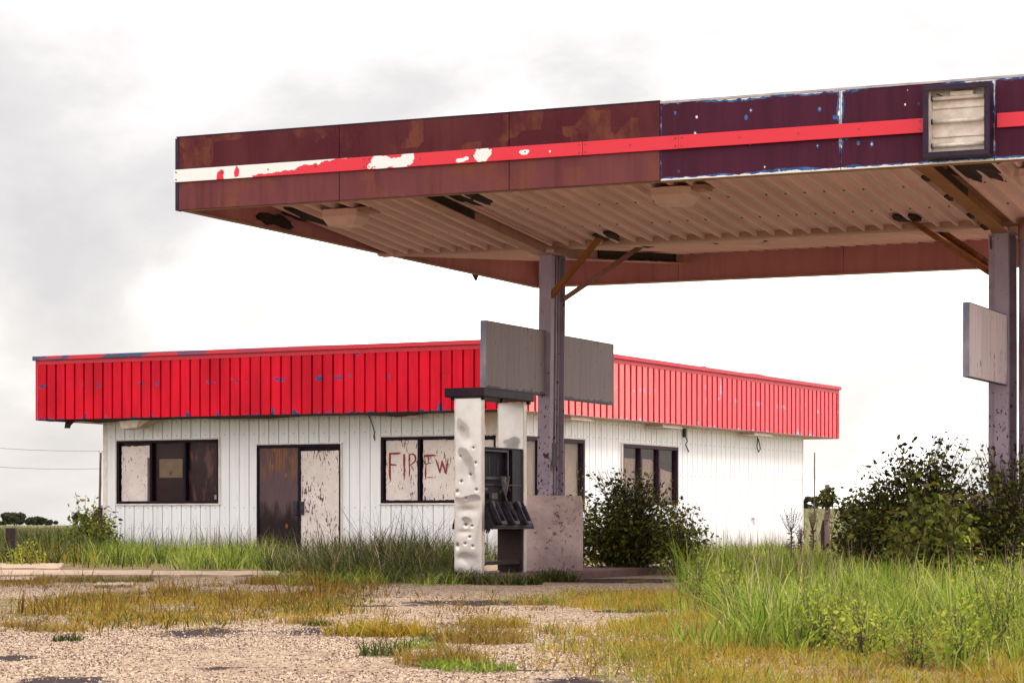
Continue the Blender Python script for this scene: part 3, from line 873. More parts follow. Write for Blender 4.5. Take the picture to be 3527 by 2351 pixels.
def side_scab(px, py, rx, rz, seed):
    q = c_plane_x(px, py, .036); r = random.Random(seed); mb = MB(); n = 16
    mb.extrude([(.036, q.y + math.cos(6.283 * i / n) * rx * (1 + r.uniform(-.3, .3)), q.z + math.sin(6.283 * i / n) * rz * (1 + r.uniform(-.4, .4))) for i in range(n)], (.03, 0, 0))
    mb.build('rust_patch', M['tar'], canopy)
side_scab(945, 760, .42, .075, 3)

# columns: I-section with a slotted channel on the inner side
def column(cx_, side, lean):
    zt = soffit_z(CM) - .16
    def sh(x, z): return x + lean * (z - .6)
    def bx_(mb, x0, x1, y0, y1, z0, z1):
        mb.hexa([(sh(x0, z0), y0, z0), (sh(x1, z0), y0, z0), (sh(x1, z0), y1, z0), (sh(x0, z0), y1, z0), (sh(x0, z1), y0, z1), (sh(x1, z1), y0, z1), (sh(x1, z1), y1, z1), (sh(x0, z1), y1, z1)])
    mb = MB()
    bx_(mb, cx_ - .083, cx_ + .083, CM - .235, CM - .221, .10, zt)
    bx_(mb, cx_ - .083, cx_ + .083, CM + .221, CM + .235, .10, zt)
    bx_(mb, cx_ - .006, cx_ + .006, CM - .221, CM + .221, .10, zt)
    bx_(mb, cx_ - .12, cx_ + .12, CM - .26, CM + .26, zt, zt + .02)
    o = mb.build('column', M['column'], canopy)
    mb = MB()
    x0, x1 = (cx_ + .010, cx_ + .072) if side > 0 else (cx_ - .155, cx_ - .087)
    ya = CM - .205 if side > 0 else CM - .21
    bx_(mb, x0, x1, ya, ya + .11, .10, zt - .19)
    xa, xb = min(x0, x1), max(x0, x1)
    bx_(mb, xa, xa + .014, ya, ya + .11, zt - .19, zt - .04)
    bx_(mb, xb - .014, xb, ya, ya + .11, zt - .19, zt - .04)
    bx_(mb, xa, xb, ya, ya + .11, zt - .04, zt - .01)
    mb.build('channel', M['column'], o)
    if side > 0:
        mb = MB()
        for yy in (CM + .04, CM + .13):
            bx_(mb, cx_ + .010, cx_ + .040, yy, yy + .03, .10, zt - .02)
        mb.build('conduit', M['column'], o)
        MB().box(cx_ + .072, cx_ + .086, CM - .13, CM + .04, 1.42, 1.72).build('cover_plate', M['purple_frame'], o)
    return o
column(COLX[0], 1, .0105)
column(COLX[1], -1, .0)
# downspout beside the right column
mb = MB()
xd = COLX[1] + .335
mb.tube([(xd, CM - .02, .1), (xd, CM - .02, 4.0), (xd, CM - .02, 4.22)], .17, 20)
mb.build('downspout', M['column'], canopy, smooth=True)
MB().tube([(xd, CM - .02, 4.02), (xd, CM - .02, 4.24)], .182, 20).build('downspout_collar', M['beam'], canopy, smooth=True)
# knee braces
def brace(a, b, mat):
    mb = MB(); a, b = Vector(a), Vector(b)
    mb.bar(a, b, .055, .012); 
    d = (b - a).normalized(); s = d.cross(Vector((0, 0, 1))).normalized()
    u = s.cross(d)
    mb.bar(a + s * .022 + u * .033, b + s * .022 + u * .033, .012, .055)
    mb.build('brace', mat, canopy)
b1 = c_soffit(2085, 806); b2 = c_soffit(2232, 838, True)
brace((COLX[0] + .11, CM - .19, 3.56), b1, M['rust_pipe'])
brace((COLX[0] + .10, CM + .20, 3.55), b2, M['dull_brace'])
ragged(b1.x, b1.y, .17, .24, 15, 71); ragged(b2.x, b2.y, .13, .20, 15, 72)
b3 = c_soffit(3104, 745); b4 = c_soffit(3222, 792, True)
brace((COLX[1] - .165, CM - .16, 3.63), b3, M['rust_pipe'])
brace((COLX[1] - .10, CM + .22, 3.66), b4, M['rust_pipe'])
ragged(b3.x + .06, b3.y, .17, .22, 15, 73); ragged(b4.x, b4.y, .11, .14, 13, 74)
for px, py in ((2468, 825), (2628, 820)):
    q = c_soffit(px, py, True); ragged(q.x, q.y, .09, .09, 11, px)

# lamps under the canopy
def canopy_lamp(px, py, back, label, plate=1.0, w=.24):
    q = c_soffit(px, py, back)
    wp = P0 + cA * q.x + cB * q.y
    z = soffit_z(q.y) - .034
    r = thing('canopy_lamp', label, 'lamp', (wp.x, wp.y, z), -TC, 'lamps under the canopy')
    mb = MB(); mb.box(-.10, .42 * plate, -.16, .16, -.016, -.002); mb.box(.16 * plate, .40 * plate, -.13, .13, -.05, -.016)
    mb.build('mounting_plate', M['beam'], r)
    mb = MB()
    def ring(z, s): return [(-w * s, -w * s, z), (w * s, -w * s, z), (w * s, w * s, z), (-w * s, w * s, z)]
    def cut(z, s, c=.3):
        p = []
        for x, y in ((-1, -1 + c), (-1 + c, -1), (1 - c, -1), (1, -1 + c), (1, 1 - c), (1 - c, 1), (-1 + c, 1), (-1, 1 - c)): p.append((x * w * s, y * w * s, z))
        return p
    rs = [cut(-.018, .98), cut(-.10, 1.0), cut(-.20, .72), cut(-.205, .6)]
    k = 0
    for ri in rs: mb.v += ri
    for i in range(3):
        for j in range(8):
            j2 = (j + 1) % 8; mb.f.append((i * 8 + j, i * 8 + j2, i * 8 + 8 + j2, i * 8 + 8 + j)); mb.m.append(0)
    mb.f.append(tuple(range(24, 32))); mb.m.append(0)
    mb.build('lamp_housing', M['soffit'], r, bevel=.006)
    return r
canopy_lamp(1190, 712, False, 'tan canopy lamp hanging near the left front corner of the canopy')
canopy_lamp(2325, 636, False, 'tan canopy lamp under the seam where the blue rimmed panels start')
canopy_lamp(2950, 838, True, 'tan canopy lamp with wide plate on the far slope near the right column', 1.3)
canopy_lamp(3580, 570, False, 'tan canopy lamp cut off at the right end, under the light box')
canopy_lamp(2000, 905, True, 'pale lamp box half hidden behind the left column top', .8, .2)
# broken reflector at the back left
q = c_soffit(1655, 905, True); wp = P0 + cA * q.x + cB * q.y
r = thing('broken_lamp', 'dark broken reflector lamp dangling with a wire at the far left slope', 'lamp', (wp.x, wp.y, soffit_z(q.y) - .03), -TC)
mb = MB(); mb.tube([(0, 0, -.01), (0, 0, -.09)], .02, 8); mb.tube([(-.02, -.03, -.09), (-.10, -.08, -.13)], [.05, .15], 12)
mb.build('reflector', M['tar'], r, smooth=True)
MB().tube([(.04, 0, -.02), (.13, .0, -.10), (.24, .02, -.11), (.30, .02, -.01)], .008, 5).build('cable', M['dark_bits'], r)

# light box on the fascia
zl0 = c_plane_y(3182, 546, -.16).z; zl1 = c_plane_y(3180, 297, -.16).z
lx0, lx1 = c_front(3180, -.16), c_front(3410, -.16)
lw, lh = lx1 - lx0, zl1 - zl0
wp = P0 + cA * ((lx0 + lx1) / 2) + cB * (-.004)
lb = thing('light_box', 'empty dark framed light box with bare white tubes on the canopy fascia', 'light box', (wp.x, wp.y, zl0), -TC)
mb = MB(); fw = .055
mb.box(-lw / 2, lw / 2, -.16, -.001, 0, .03); mb.box(-lw / 2, lw / 2, -.16, -.001, lh - .03, lh)
mb.box(-lw / 2, -lw / 2 + .03, -.16, -.001, .03, lh - .03); mb.box(lw / 2 - .03, lw / 2, -.16, -.001, .03, lh - .03)
mb.build('case', M['navy_trim'], lb)
mb = MB()
mb.box(-lw / 2, lw / 2, -.175, -.161, 0, fw); mb.box(-lw / 2, lw / 2, -.175, -.161, lh - fw, lh)
mb.box(-lw / 2, -lw / 2 + fw, -.175, -.161, fw, lh - fw); mb.box(lw / 2 - fw, lw / 2, -.175, -.161, fw, lh - fw)
mb.build('front_frame', M['navy_trim'], lb, bevel=.004)
MB().box(-lw / 2 + .031, lw / 2 - .031, -.03, -.012, .031, lh - .031).build('back_panel', M['lamp_white'], lb)
for x_ in (-lw / 2 + .031, lw / 2 - .06): MB().box(x_, x_ + .029, -.12, -.031, .035, lh - .035).build('side_channel', M['lamp_white'], lb)
for z in (.13, .37, .60):
    zz = z / .72 * lh
    MB().tube([(-lw / 2 + .075, -.075, zz), (lw / 2 - .075, -.075, zz)], .020, 12).build('tube', M['lamp_white'], lb, smooth=True)
    for sx in (-1, 1): MB().tube([(sx * (lw / 2 - .075), -.075, zz), (sx * (lw / 2 - .062), -.075, zz)], .026, 10).build('tube_holder', M['nozzle_black'], lb)
for z in (.215, .50):
    zz = z / .72 * lh
    MB().box(-lw / 2 + .07, lw / 2 - .065, -.05, -.031, zz, zz + .03).build('cross_rail', M['lamp_white'], lb, bevel=.004)
MB().box(-.08, .15, -.10, -.031, lh - .105, lh - .06).build('ballast', M['lamp_white'], lb, bevel=.005)
MB().tube([(-.22, -.05, lh - .07), (-.16, -.06, lh - .10), (-.08, -.07, lh - .125)], .006, 5).build('cable', M['dark_bits'], lb)

# sign boards on the columns
def board(cx_, y0, y1, z0, z1, mats, label, edge_lit):
    wp = P0 + cA * cx_ + cB * ((y0 + y1) / 2)
    r = thing('sign_board', label, 'sign board', (wp.x, wp.y, z0), -TC, 'blank sign boards on the canopy columns')
    h = (y1 - y0) / 2
    MB().box(-.034, .034, -h + .004, h - .004, 0.004, z1 - z0 - .004).build('panel', mats[0], r, bevel=.003)
    mb = MB(); mb.box(-.037, .037, -h, -h + .012, 0, z1 - z0); mb.build('edge_channel', mats[1], r)
    MB().box(-.037, .037, h - .012, h, 0, z1 - z0).build('edge_channel', mats[1], r)
    for za_ in (-.004, z1 - z0 - .003): MB().box(-.037, .037, -h + .013, h - .013, za_, za_ + .007).build('rim', M['navy_trim'], r)
q0 = c_plane_x(1668, 1103, COLX[0] + .03); q1 = c_plane_x(1668, 1337, COLX[0] + .03)
zb0, zb1 = q1.z, q0.z
board(COLX[0] + .012, q0.y, CM - .25, zb0, zb1, (M['sign_board'], M['sign_edge']), 'blank grey sign board on the near side of the left column, above the pump', 1)
board(COLX[0] + .016, CM + .25, CM + .25 + (CM - .25 - q0.y), zb0 - .02, zb1 - .02, (M['sign_board'], M['sign_edge']), 'blank grey sign board on the far side of the left column, before the pink fascia', 0)
q2 = c_plane_x(3338, 1040, COLX[1] + .074); q3 = c_plane_x(3336, 1295, COLX[1] + .074)
board(COLX[1] + .040, q2.y, CM - .25, q3.z, q2.z, (M['sign_flaked'], M['sign_edge']), 'flaking pale sign board on the right column above the tall shrub', 1)

# ================================================================== island, plinths, pump
IZ = .09
isl = thing('pump_island', 'low stained concrete kerb island under the fuel pump and left column', 'kerb island', P0 + cA * 2.41 + cB * 4.9, -TC)
mb = MB()
n = 20
out = []
w, h0, h1 = .58, -2.45, 3.4
for i in range(9):
    a = math.pi + math.pi * i / 8; out.append((w * math.cos(a), h0 + w * .6 * math.sin(a)))
for i in range(9):
    a = math.pi * i / 8; out.append((w * math.cos(a), h1 + w * .6 * math.sin(a)))
mb.extrude([(x, y, -.08) for x, y in out], (0, 0, .08 + IZ))
mb.build('kerb', M['kerb'], isl, bevel=.02)
isl2 = thing('pump_island', 'overgrown concrete kerb island under the right column behind the grass', 'kerb island', P0 + cA * 8.24 + cB * 4.9, -TC)
MB().extrude([(x, y, -.08) for x, y in out], (0, 0, .08 + IZ)).build('kerb', M['kerb'], isl2, bevel=.02)
def plinth(cx_, label):
    wp = P0 + cA * cx_ + cB * CM
    r = thing('concrete_plinth', label, 'plinth', (wp.x, wp.y, IZ), -TC)
    mb = MB(); n = 44; ex = 2.25
    def ringp(z, s, a, b, wob):
        p = []
        for i in range(n):
            t_ = 2 * math.pi * i / n; c, s_ = math.cos(t_), math.sin(t_)
            k = s * (1 + wob * 1.6 * (vnoise(math.cos(t_) * 2 + 9, math.sin(t_) * 2 + z * 3) - .5))
            p.append((a * math.copysign(abs(c) ** (2 / ex), c) * k, b * math.copysign(abs(s_) ** (2 / ex), s_) * k, z))
        return p
    lv = [(0, 1.035), (.1, 1.028), (.3, 1.02), (.5, 1.012), (.7, 1.005), (.88, 1.0), (.93, .985), (.955, .955)]
    for z, s in lv: mb.v += ringp(z, s, .40, .44, .02)
    for i in range(len(lv) - 1):
        for j in range(n):
            j2 = (j + 1) % n; mb.f.append((i * n + j, i * n + j2, (i + 1) * n + j2, (i + 1) * n + j)); mb.m.append(0)
    mb.f.append(tuple(range((len(lv) - 1) * n, len(lv) * n))); mb.m.append(0)
    mb.build('block', M['concrete'], r, smooth=True)
plinth(COLX[0], 'squat rounded concrete block around the left column foot beside the pump')
plinth(COLX[1], 'squat concrete block around the right column foot hidden by shrubs')

# the pump: two end panels facing along the island
PX, PYN, PYF, PW, PH = 2.41, 2.66, 3.90, .178, 2.10
wp = P0 + cA * PX + cB * ((PYN + PYF) / 2)
pump = thing('fuel_pump', 'gutted old fuel pump with dented steel end panels and black cap', 'fuel pump', (wp.x, wp.y, IZ), -TC)
HL = (PYF - PYN) / 2
def end_panel(yc, seed, dents, refl_holes):
    # outer skin as a dented sheet
    nx, nz = 44, 240
    xs = np.linspace(-PW, PW, nx); zs = np.linspace(0, PH - .01, nz)
    X, Z = np.meshgrid(xs, zs)
    D = np.zeros_like(X)
    for (u, z, r, d, asp) in dents:
        rr = ((X - u) / r) ** 2 + ((Z - z) / (r * asp)) ** 2
        D += d * (.28 if r > .04 else .8) * np.exp(-rr * (1.2 if r > .04 else 2.2))
    edge = np.clip((PW - np.abs(X)) / .03, 0, 1)
    D += .0025 * (fbm(X * 4, Z * 1.6, 2, seed) - .5)
    D *= edge
    V = np.stack([X, np.full_like(X, -.04) + D, Z], -1).reshape(-1, 3)
    i = np.arange(nx - 1)[None, :] + np.arange(nz - 1)[:, None] * nx
    F = np.stack([i, i + 1, i + nx + 1, i + nx], -1).reshape(-1, 4)
    o = fast_mesh('end_panel', V, [F], M['steel'], pump, True)
    T = np.zeros_like(X)  # mask of painted dark reflections; the small spots are holes
    for (u, z, ru, rz, sk, am) in refl_holes:
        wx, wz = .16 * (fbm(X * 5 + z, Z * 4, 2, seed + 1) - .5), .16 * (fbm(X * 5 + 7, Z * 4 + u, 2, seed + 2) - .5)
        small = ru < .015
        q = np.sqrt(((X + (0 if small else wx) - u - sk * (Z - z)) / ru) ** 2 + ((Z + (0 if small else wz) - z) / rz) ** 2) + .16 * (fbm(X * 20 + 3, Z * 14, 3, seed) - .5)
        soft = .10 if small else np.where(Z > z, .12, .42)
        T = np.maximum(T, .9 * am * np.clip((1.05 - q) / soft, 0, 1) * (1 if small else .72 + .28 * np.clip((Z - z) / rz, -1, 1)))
    at2 = o.data.attributes.new('reflections_holes', 'FLOAT', 'POINT'); at2.data.foreach_set('value', T.ravel().astype(np.float32))
    o.location = (0, yc, 0)
    mb = MB()
    mb.box(-PW - .001, -PW + .012, -.042, .04, 0, PH - .004); mb.box(PW - .012, PW + .001, -.042, .04, 0, PH - .004)
    mb.box(-PW + .012, PW - .012, .015, .019, .75, PH - .004)
    e = mb.build('edge_strip', M['steel_edge'], o)
    b = MB().box(-PW + .012, PW - .012, .0, .014, 0, .75).build('inner_plate', M['pump_rust'], o)
    return o
dn = [(.07, 1.50, .02, .010, 1), (-.10, 1.40, .018, .010, 1), (.10, 1.32, .02, .012, 1), (-.06, 1.68, .07, .022, 1.4), (-.01, 1.60, .06, .014, 1.3), (.0, 1.22, .09, .016, 1.5), (-.09, 1.10, .025, .012, 1), (.03, 1.18, .025, .014, 1), (.11, 1.0, .022, .012, 1), (-.15, .98, .03, .014, 1),
      (-.03, .90, .02, .012, 1), (-.02, .76, .13, .020, .42), (-.03, .58, .03, .014, 1), (.05, .57, .02, .010, 1), (-.05, .50, .09, .012, .4), (.02, .44, .022, .012, 1), (-.04, .36, .02, .01, 1),
      (.06, .33, .02, .01, 1), (-.02, .19, .14, .022, .42), (-.15, .33, .04, .012, 1.2), (.02, 1.32, .07, .010, .8)]
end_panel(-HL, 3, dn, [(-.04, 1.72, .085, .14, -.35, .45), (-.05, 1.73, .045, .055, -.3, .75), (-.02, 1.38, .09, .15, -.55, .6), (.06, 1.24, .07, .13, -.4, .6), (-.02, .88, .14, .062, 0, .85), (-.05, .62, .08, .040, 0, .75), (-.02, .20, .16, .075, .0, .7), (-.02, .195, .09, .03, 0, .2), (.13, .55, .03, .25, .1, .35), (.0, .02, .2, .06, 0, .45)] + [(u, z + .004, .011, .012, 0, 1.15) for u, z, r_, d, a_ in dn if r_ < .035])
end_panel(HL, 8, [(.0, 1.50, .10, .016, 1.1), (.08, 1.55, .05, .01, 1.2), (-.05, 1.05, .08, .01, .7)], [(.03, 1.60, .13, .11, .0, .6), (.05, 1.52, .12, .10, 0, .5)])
MB().box(-PW + .014, PW - .014, HL - .075, HL - .062, .02, .56).build('inner_plate', M['pump_rust'], pump)
# cap
mb = MB(); mb.box(-.275, .245, -HL - .13, HL + .13, PH + .005, PH + .115)
mb.build('cap', M['pump_cap'], pump, bevel=.012)
mb = MB()
for sx in (-.21, .19):
    for sy in (-HL - .02, HL + .07, -.1): mb.box(sx - .02, sx + .02, sy - .025, sy + .025, PH - .03, PH + .004)
mb.build('cap_bolt', M['pump_dark'], pump)
# electronics housing between the panels: an open box with frame and dividers
y0, y1 = -HL + .045, HL - .045
hz0, hz1 = .80, 1.52
mb = MB()
fx0, fx1 = -PW + .015, PW - .02
mb.box(fx0, fx1, y0, y1, hz1 - .02, hz1)
mb.box(fx0, fx1, y1 - .30, y1, hz0, hz1 - .021)          # solid right part
mb.box(fx0, fx0 + .01, y0, y1 - .301, hz0, hz1 - .021)    # back skin
mb.box(fx0 + .011, fx1 - .10, y0, y1 - .301, hz0 + .05, hz1 - .05)
mb.build('housing', M['pump_dark'], pump, bevel=.003)
mb = MB()
mb.box(fx1 - .02, fx1 + .004, y0, y0 + .035, 1.13, hz1 - .03); mb.box(fx1 - .02, fx1 + .004, y0 + .70, y0 + .735, 1.13, hz1 - .03)
mb.box(fx1 - .02, fx1 + .004, y0 + .036, y0 + .699, hz1 - .055, hz1 - .03)
mb.box(fx1 - .02, fx1 + .004, y0 + .036, y0 + .699, 1.13, 1.165)
mb.box(fx1 - .02, fx1 + .006, y0, y1, 1.06, 1.075); mb.box(fx1 - .02, fx1 + .006, y0, y1, .845, .86)
for yy in (.22, .47): mb.box(fx1 - .03, fx1 - .022, y0 + yy, y0 + yy + .012, 1.17, 1.40)
mb.build('display_frame', M['nozzle_black'], pump, bevel=.002)
mb = MB()
mb.box(fx1 - .09, fx1 - .03, y0 + .05, y0 + .20, 1.00, 1.03); mb.box(fx1 - .09, fx1 - .05, y0 + .02, y0 + .10, .93, .98)
mb.box(fx1 - .08, fx1 - .04, y0 + .34, y0 + .50, .90, .97); mb.box(fx1 - .02, fx1 + .008, y0 + .10, y0 + .18, 1.135, 1.155)
mb.build('circuit_scrap', M['wire'], pump)
# sloping nozzle tray, flaring out both sides
for sx in (1, -1):
    x0, x1 = (fx1 + .006, PW + .10) if sx > 0 else (fx0 - .006, -PW - .075)
    mb = MB()
    a = [(x0, y0, .86), (x0, y1 + .05, .86), (x1, y1 + .09, .56), (x1, y0 - .0, .56)]
    mb.extrude(a, (-.012 * sx, 0, -.004))
    mb.hexa([(min(x0, x1) - (.03 if sx > 0 else 0), y0, .535), (max(x0, x1) + (0 if sx > 0 else .03), y0, .535), (max(x0, x1) + (0 if sx > 0 else .03), y1 + .09, .535), (min(x0, x1) - (.03 if sx > 0 else 0), y1 + .09, .535),
             (min(x0, x1) - (.03 if sx > 0 else 0), y0, .556), (max(x0, x1) + (0 if sx > 0 else .03), y0, .556), (max(x0, x1) + (0 if sx > 0 else .03), y1 + .09, .556), (min(x0, x1) - (.03 if sx > 0 else 0), y1 + .09, .556)])
    mb.face([(x0, y0, .86), (x1, y0, .56), (x0, y0, .56)]); mb.face([(x0, y1 + .05, .86), (x0, y1 + .05, .56), (x1, y1 + .09, .56)])
    mb.build('nozzle_tray', M['pump_dark'], pump)
MB().box(fx0, fx1, y0, y1, .555, .60).build('tray_floor', M['pump_dark'], pump)
for yy in (.20, .58, .96):
    mb = MB()
    yc = y0 + yy
    tx = lambda z: fx1 + .012 + (.86 - z) / .30 * (PW + .10 - fx1)
    # a holster: sloping trough with two cheeks and a cupped toe
    for s in (-1, 1):
        c = yc + s * .075
        mb.hexa([(tx(.86), c - .010, .845), (tx(.86) + .045, c - .010, .855), (tx(.86) + .045, c + .010, .855), (tx(.86), c + .010, .845),
                 (tx(.86), c - .010, .858), (tx(.86) + .03, c - .010, .875), (tx(.86) + .03, c + .010, .875), (tx(.86), c + .010, .858)])
        mb.hexa([(tx(.60), c - .010 + .05, .595), (tx(.60) + .055, c - .010 + .05, .600), (tx(.60) + .055, c + .010 + .05, .600), (tx(.60), c + .010 + .05, .595),
                 (tx(.86), c - .010, .858), (tx(.86) + .045, c - .010, .870), (tx(.86) + .045, c + .010, .870), (tx(.86), c + .010, .858)])
    mb.hexa([(tx(.60) - .0, yc - .065 + .05, .593), (tx(.60) + .06, yc - .065 + .05, .598), (tx(.60) + .06, yc + .065 + .05, .598), (tx(.60), yc + .065 + .05, .593),
             (tx(.64), yc - .065 + .045, .63), (tx(.64) + .06, yc - .065 + .045, .635), (tx(.64) + .06, yc + .065 + .045, .635), (tx(.64), yc + .065 + .045, .63)])
    mb.hexa([(tx(.80), yc - .04, .79), (tx(.80) + .03, yc - .04, .80), (tx(.80) + .03, yc + .04, .80), (tx(.80), yc + .04, .79),
             (tx(.86), yc - .04, .86), (tx(.86) + .03, yc - .04, .875), (tx(.86) + .03, yc + .04, .875), (tx(.86), yc + .04, .86)])
    mb.build('nozzle_holster', M['nozzle_black'], pump, bevel=.004)
# ribbon cables and hanging wire
rr = random.Random(5)
for k in range(7):
    yb = y0 + .46 + k * .035
    pts = [(fx1 - .01, yb, 1.15), (fx1 + .03, yb + rr.uniform(-.05, .05), 1.17), (fx1 + .05, yb + rr.uniform(-.08, .10), 1.09), (fx1 + .04, yb + rr.uniform(-.1, .12), 1.00 - rr.uniform(0, .06))]
    MB().tube(pts, .005 if k % 3 else .010, 5).build('cable', M['wire'], pump)
MB().tube([(fx1 + .03, y0 + .46, 1.14), (fx1 + .06, y0 + .44, 1.0), (fx1 + .05, y0 + .55, .88), (fx1 + .15, y0 + .62, .70)], [.012, .014, .02, .022], 6).build('cable', M['nozzle_black'], pump)
MB().tube([(0, y0 + .28, .55), (.02, y0 + .30, .46), (-.01, y0 + .26, .42), (.03, y0 + .34, .36), (.0, y0 + .32, .30), (.02, y0 + .24, .19)], [.02, .022, .014, .012, .008, .006], 6).build('cable', M['pump_rust'], pump)
MB().tube([(.02, y0 + .32, .36), (.0, y0 + .22, .33)], [.010, .004], 5).build('cable', M['pump_rust'], pump)
mb = MB()
for k in range(9):
    yy = y0 + .04 + k * .055
    mb.tube([(0, yy, .55), (.01, yy + rr.uniform(-.03, .03), .52), (0, yy + rr.uniform(-.03, .03), .50 - rr.uniform(0, .05))], [.02, .014, .006], 5)
mb.build('torn_fitting', M['tar'], pump)
mb = MB()
mb.box(-PW + .03, PW - .03, y0, y1, .13, .145); mb.box(PW - .055, PW - .03, y0, y1, .105, .128)
mb.box(-PW + .05, -PW + .10, y0, y0 + .62, .22, .235); mb.box(-PW + .05, -PW + .07, y0, y0 + .02, .146, .25)
mb.build('base_frame', M['pump_rust'], pump)
MB().box(-.10, .10, HL - .16, HL - .06, .0, .13).build('pipe_stub', M['pump_rust'], pump)

# ================================================================== store building
KB = 30.3
TB = 0.47231
BC = Vector((-.003239 * KB, 1.5 * KB, 0))
bA = Vector((math.cos(TB), -math.sin(TB), 0)); bB = Vector((math.sin(TB), math.cos(TB), 0))
BL, BR = .364817 * KB, .615351 * KB
FZ0 = CAMZ + .0675236 * KB
FZ1 = FZ0 + .044056 * KB
OF, OR, OL, OB = 1.0, .53, .99, 1.19
store = thing('store_building', 'abandoned white ribbed metal store with a deep red fascia and boarded openings', 'building', BC, -TB)
def b_ray(px, py):
    d = Vector(((px - CXP) / FPX, 1, (YH - py) / FPX)); o = Vector((0, 0, CAMZ)) - BC
    R = lambda w: Vector((w.dot(bA), w.dot(bB), w.z))
    return R(o), R(d)
def b_front(px, py, y=OF):
    o, d = b_ray(px, py); q = o + d * ((y - o.y) / d.y); return q.x, q.z
def b_right(px, py, x=-OR):
    o, d = b_ray(px, py); q = o + d * ((x - o.x) / d.x); return q.y, q.z
def rib_wall(a0, a1, z0, z1, pitch, prof, place, mat, name, openings=(), per=4):
    """sheets of `per` ribs; place(a, d, z) maps along/outward/up to local coordinates"""
    n = int(math.ceil((a1 - a0) / (pitch * per) - 1e-6))
    for i in range(n):
        s0, s1 = a0 + i * pitch * per, min(a1, a0 + (i + 1) * pitch * per)
        if s1 - s0 < .01: continue
        cuts = sorted({s0, s1} | {e for o in openings for e in o[:2] if s0 < e < s1})
        mids = [(c0 + c1) / 2 for c0, c1 in zip(cuts, cuts[1:])]
        through = all(any(oa < q < ob for oa, ob, _, _ in openings) for q in mids)
        low, top = MB(), MB()
        for c0, c1 in zip(cuts, cuts[1:]):
            mid = (c0 + c1) / 2
            segs = [(z0, z1)]
            for (oa, ob, oz0, oz1) in openings:
                if oa < mid < ob:
                    ns = []
                    for (p, q) in segs:
                        if oz0 > p: ns.append((p, min(q, oz0)))
                        if oz1 < q: ns.append((max(p, oz1), q))
                    segs = [g for g in ns if g[1] - g[0] > .005]
            pr = [(x + a0, d) for x, d in rib_profile(c0 - a0, c1 - a0, pitch, prof)]
            for (p, q) in segs:
                mb = top if through and p > 1.9 else low
                for (xa, da), (xb, db) in zip(pr, pr[1:]):
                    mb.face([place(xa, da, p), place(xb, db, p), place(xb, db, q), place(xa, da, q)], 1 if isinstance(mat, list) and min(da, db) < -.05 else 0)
        for mb in (low, top):
            if mb.f: mb.build(name, mat, store, recalc=False)
GRV = [(0, 0), (.79, 0), (.80, -.055), (.965, -.055), (.98, 0), (1.0, 0)]
GRV2 = [(0, 0), (.70, 0), (.715, -.075), (.955, -.075), (.98, 0), (1.0, 0)]
WRV = [(0, 0), (.40, 0), (.42, .004), (.50, .004), (.52, 0), (.85, 0), (.87, -.040), (.945, -.040), (.965, 0), (1.0, 0)]
PF, PR = .240, .298
capz = FZ1 - .09
rib_wall(-BL + .07, -.05, FZ0 + .01, capz - .08, PF, GRV, lambda a, d, z: (a, -d, z), M['red'], 'fascia_sheet')
rib_wall(.05, BR - .06, FZ0 + .01, capz - .08, PR, GRV2, lambda a, d, z: (d, a, z), [M['red_faded_glare'], M['red_band']], 'fascia_sheet')  # flats carry the painted glare, groove faces the plain deeper red
rib_wall(-BL + .03, -BL + .031 + 0, FZ0, FZ1, 1, [(0, 0), (1, 0)], lambda a, d, z: (a, 0, z), M['red'], 'fascia_sheet')
# far sides of the fascia
MB().box(-BL, -BL + .02, .03, BR - .03, FZ0, capz).build('fascia_back', M['red'], store)
MB().box(-BL + .03, -.03, BR - .02, BR, FZ0, capz).build('fascia_back', M['red'], store)
# trims
MB().box(-BL, -BL + .075, -.008, .028, FZ0, capz).build('corner_trim', M['red_band'], store)
mb = MB(); mb.box(-.06, .006, -.008, 0.006, FZ0, capz); mb.box(-.003, .008, .006, .055, FZ0, capz)
mb.build('corner_trim', M['red_band'], store)
MB().box(-.02, .010, BR - .062, BR + .004, FZ0, capz).build('corner_trim', M['red_band'], store)
MB().box(-BL + .075, -.06, -.010, .028, capz - .085, capz).build('top_band', M['red_band'], store)
MB().box(-.02, .010, .056, BR - .062, capz - .085, capz).build('top_band', M['red_band'], store)
MB().box(-BL - .05, .06, -.055, .12, capz + .001, FZ1).build('roof_cap', M['red_cap'], store, bevel=.008)
MB().box(-.10, .055, .121, BR + .05, capz + .001, FZ1).build('roof_cap', M['red_band'], store, bevel=.008)
MB().box(-BL - .05, -BL + .10, .121, BR + .05, capz + .001, FZ1).build('roof_cap', M['red_cap'], store)
MB().box(-BL + .11, -.11, BR - .10, BR + .05, capz + .001, FZ1).build('roof_cap', M['red_cap'], store)
MB().box(-BL + .05, -.05, .05, BR - .05, FZ1 - .30, FZ1 - .25).build('roof', M['roofing'], store)
# loose roofing that shows above the right edge
mb = MB()
ya = b_right(2560, 1265, -.25)[0]; yb = b_right(2655, 1290, -.25)[0]
n = 8
mb.extrude([(-.25, ya + (yb - ya) * i / n, FZ1 + .01 + .055 * math.sin(math.pi * i / n) ** .5) for i in range(n + 1)], (-.5, 0, 0))
mb.build('roof_flap', M['roofing'], store)
ya = b_right(2405, 1250, -.25)[0]
MB().tube([(-.3, ya, FZ1 - .05), (-.3, ya + .45, FZ1 + .02), (-.3, ya + .9, FZ1 - .05)], .06, 8).build('roof_vent', M['roofing'], store)
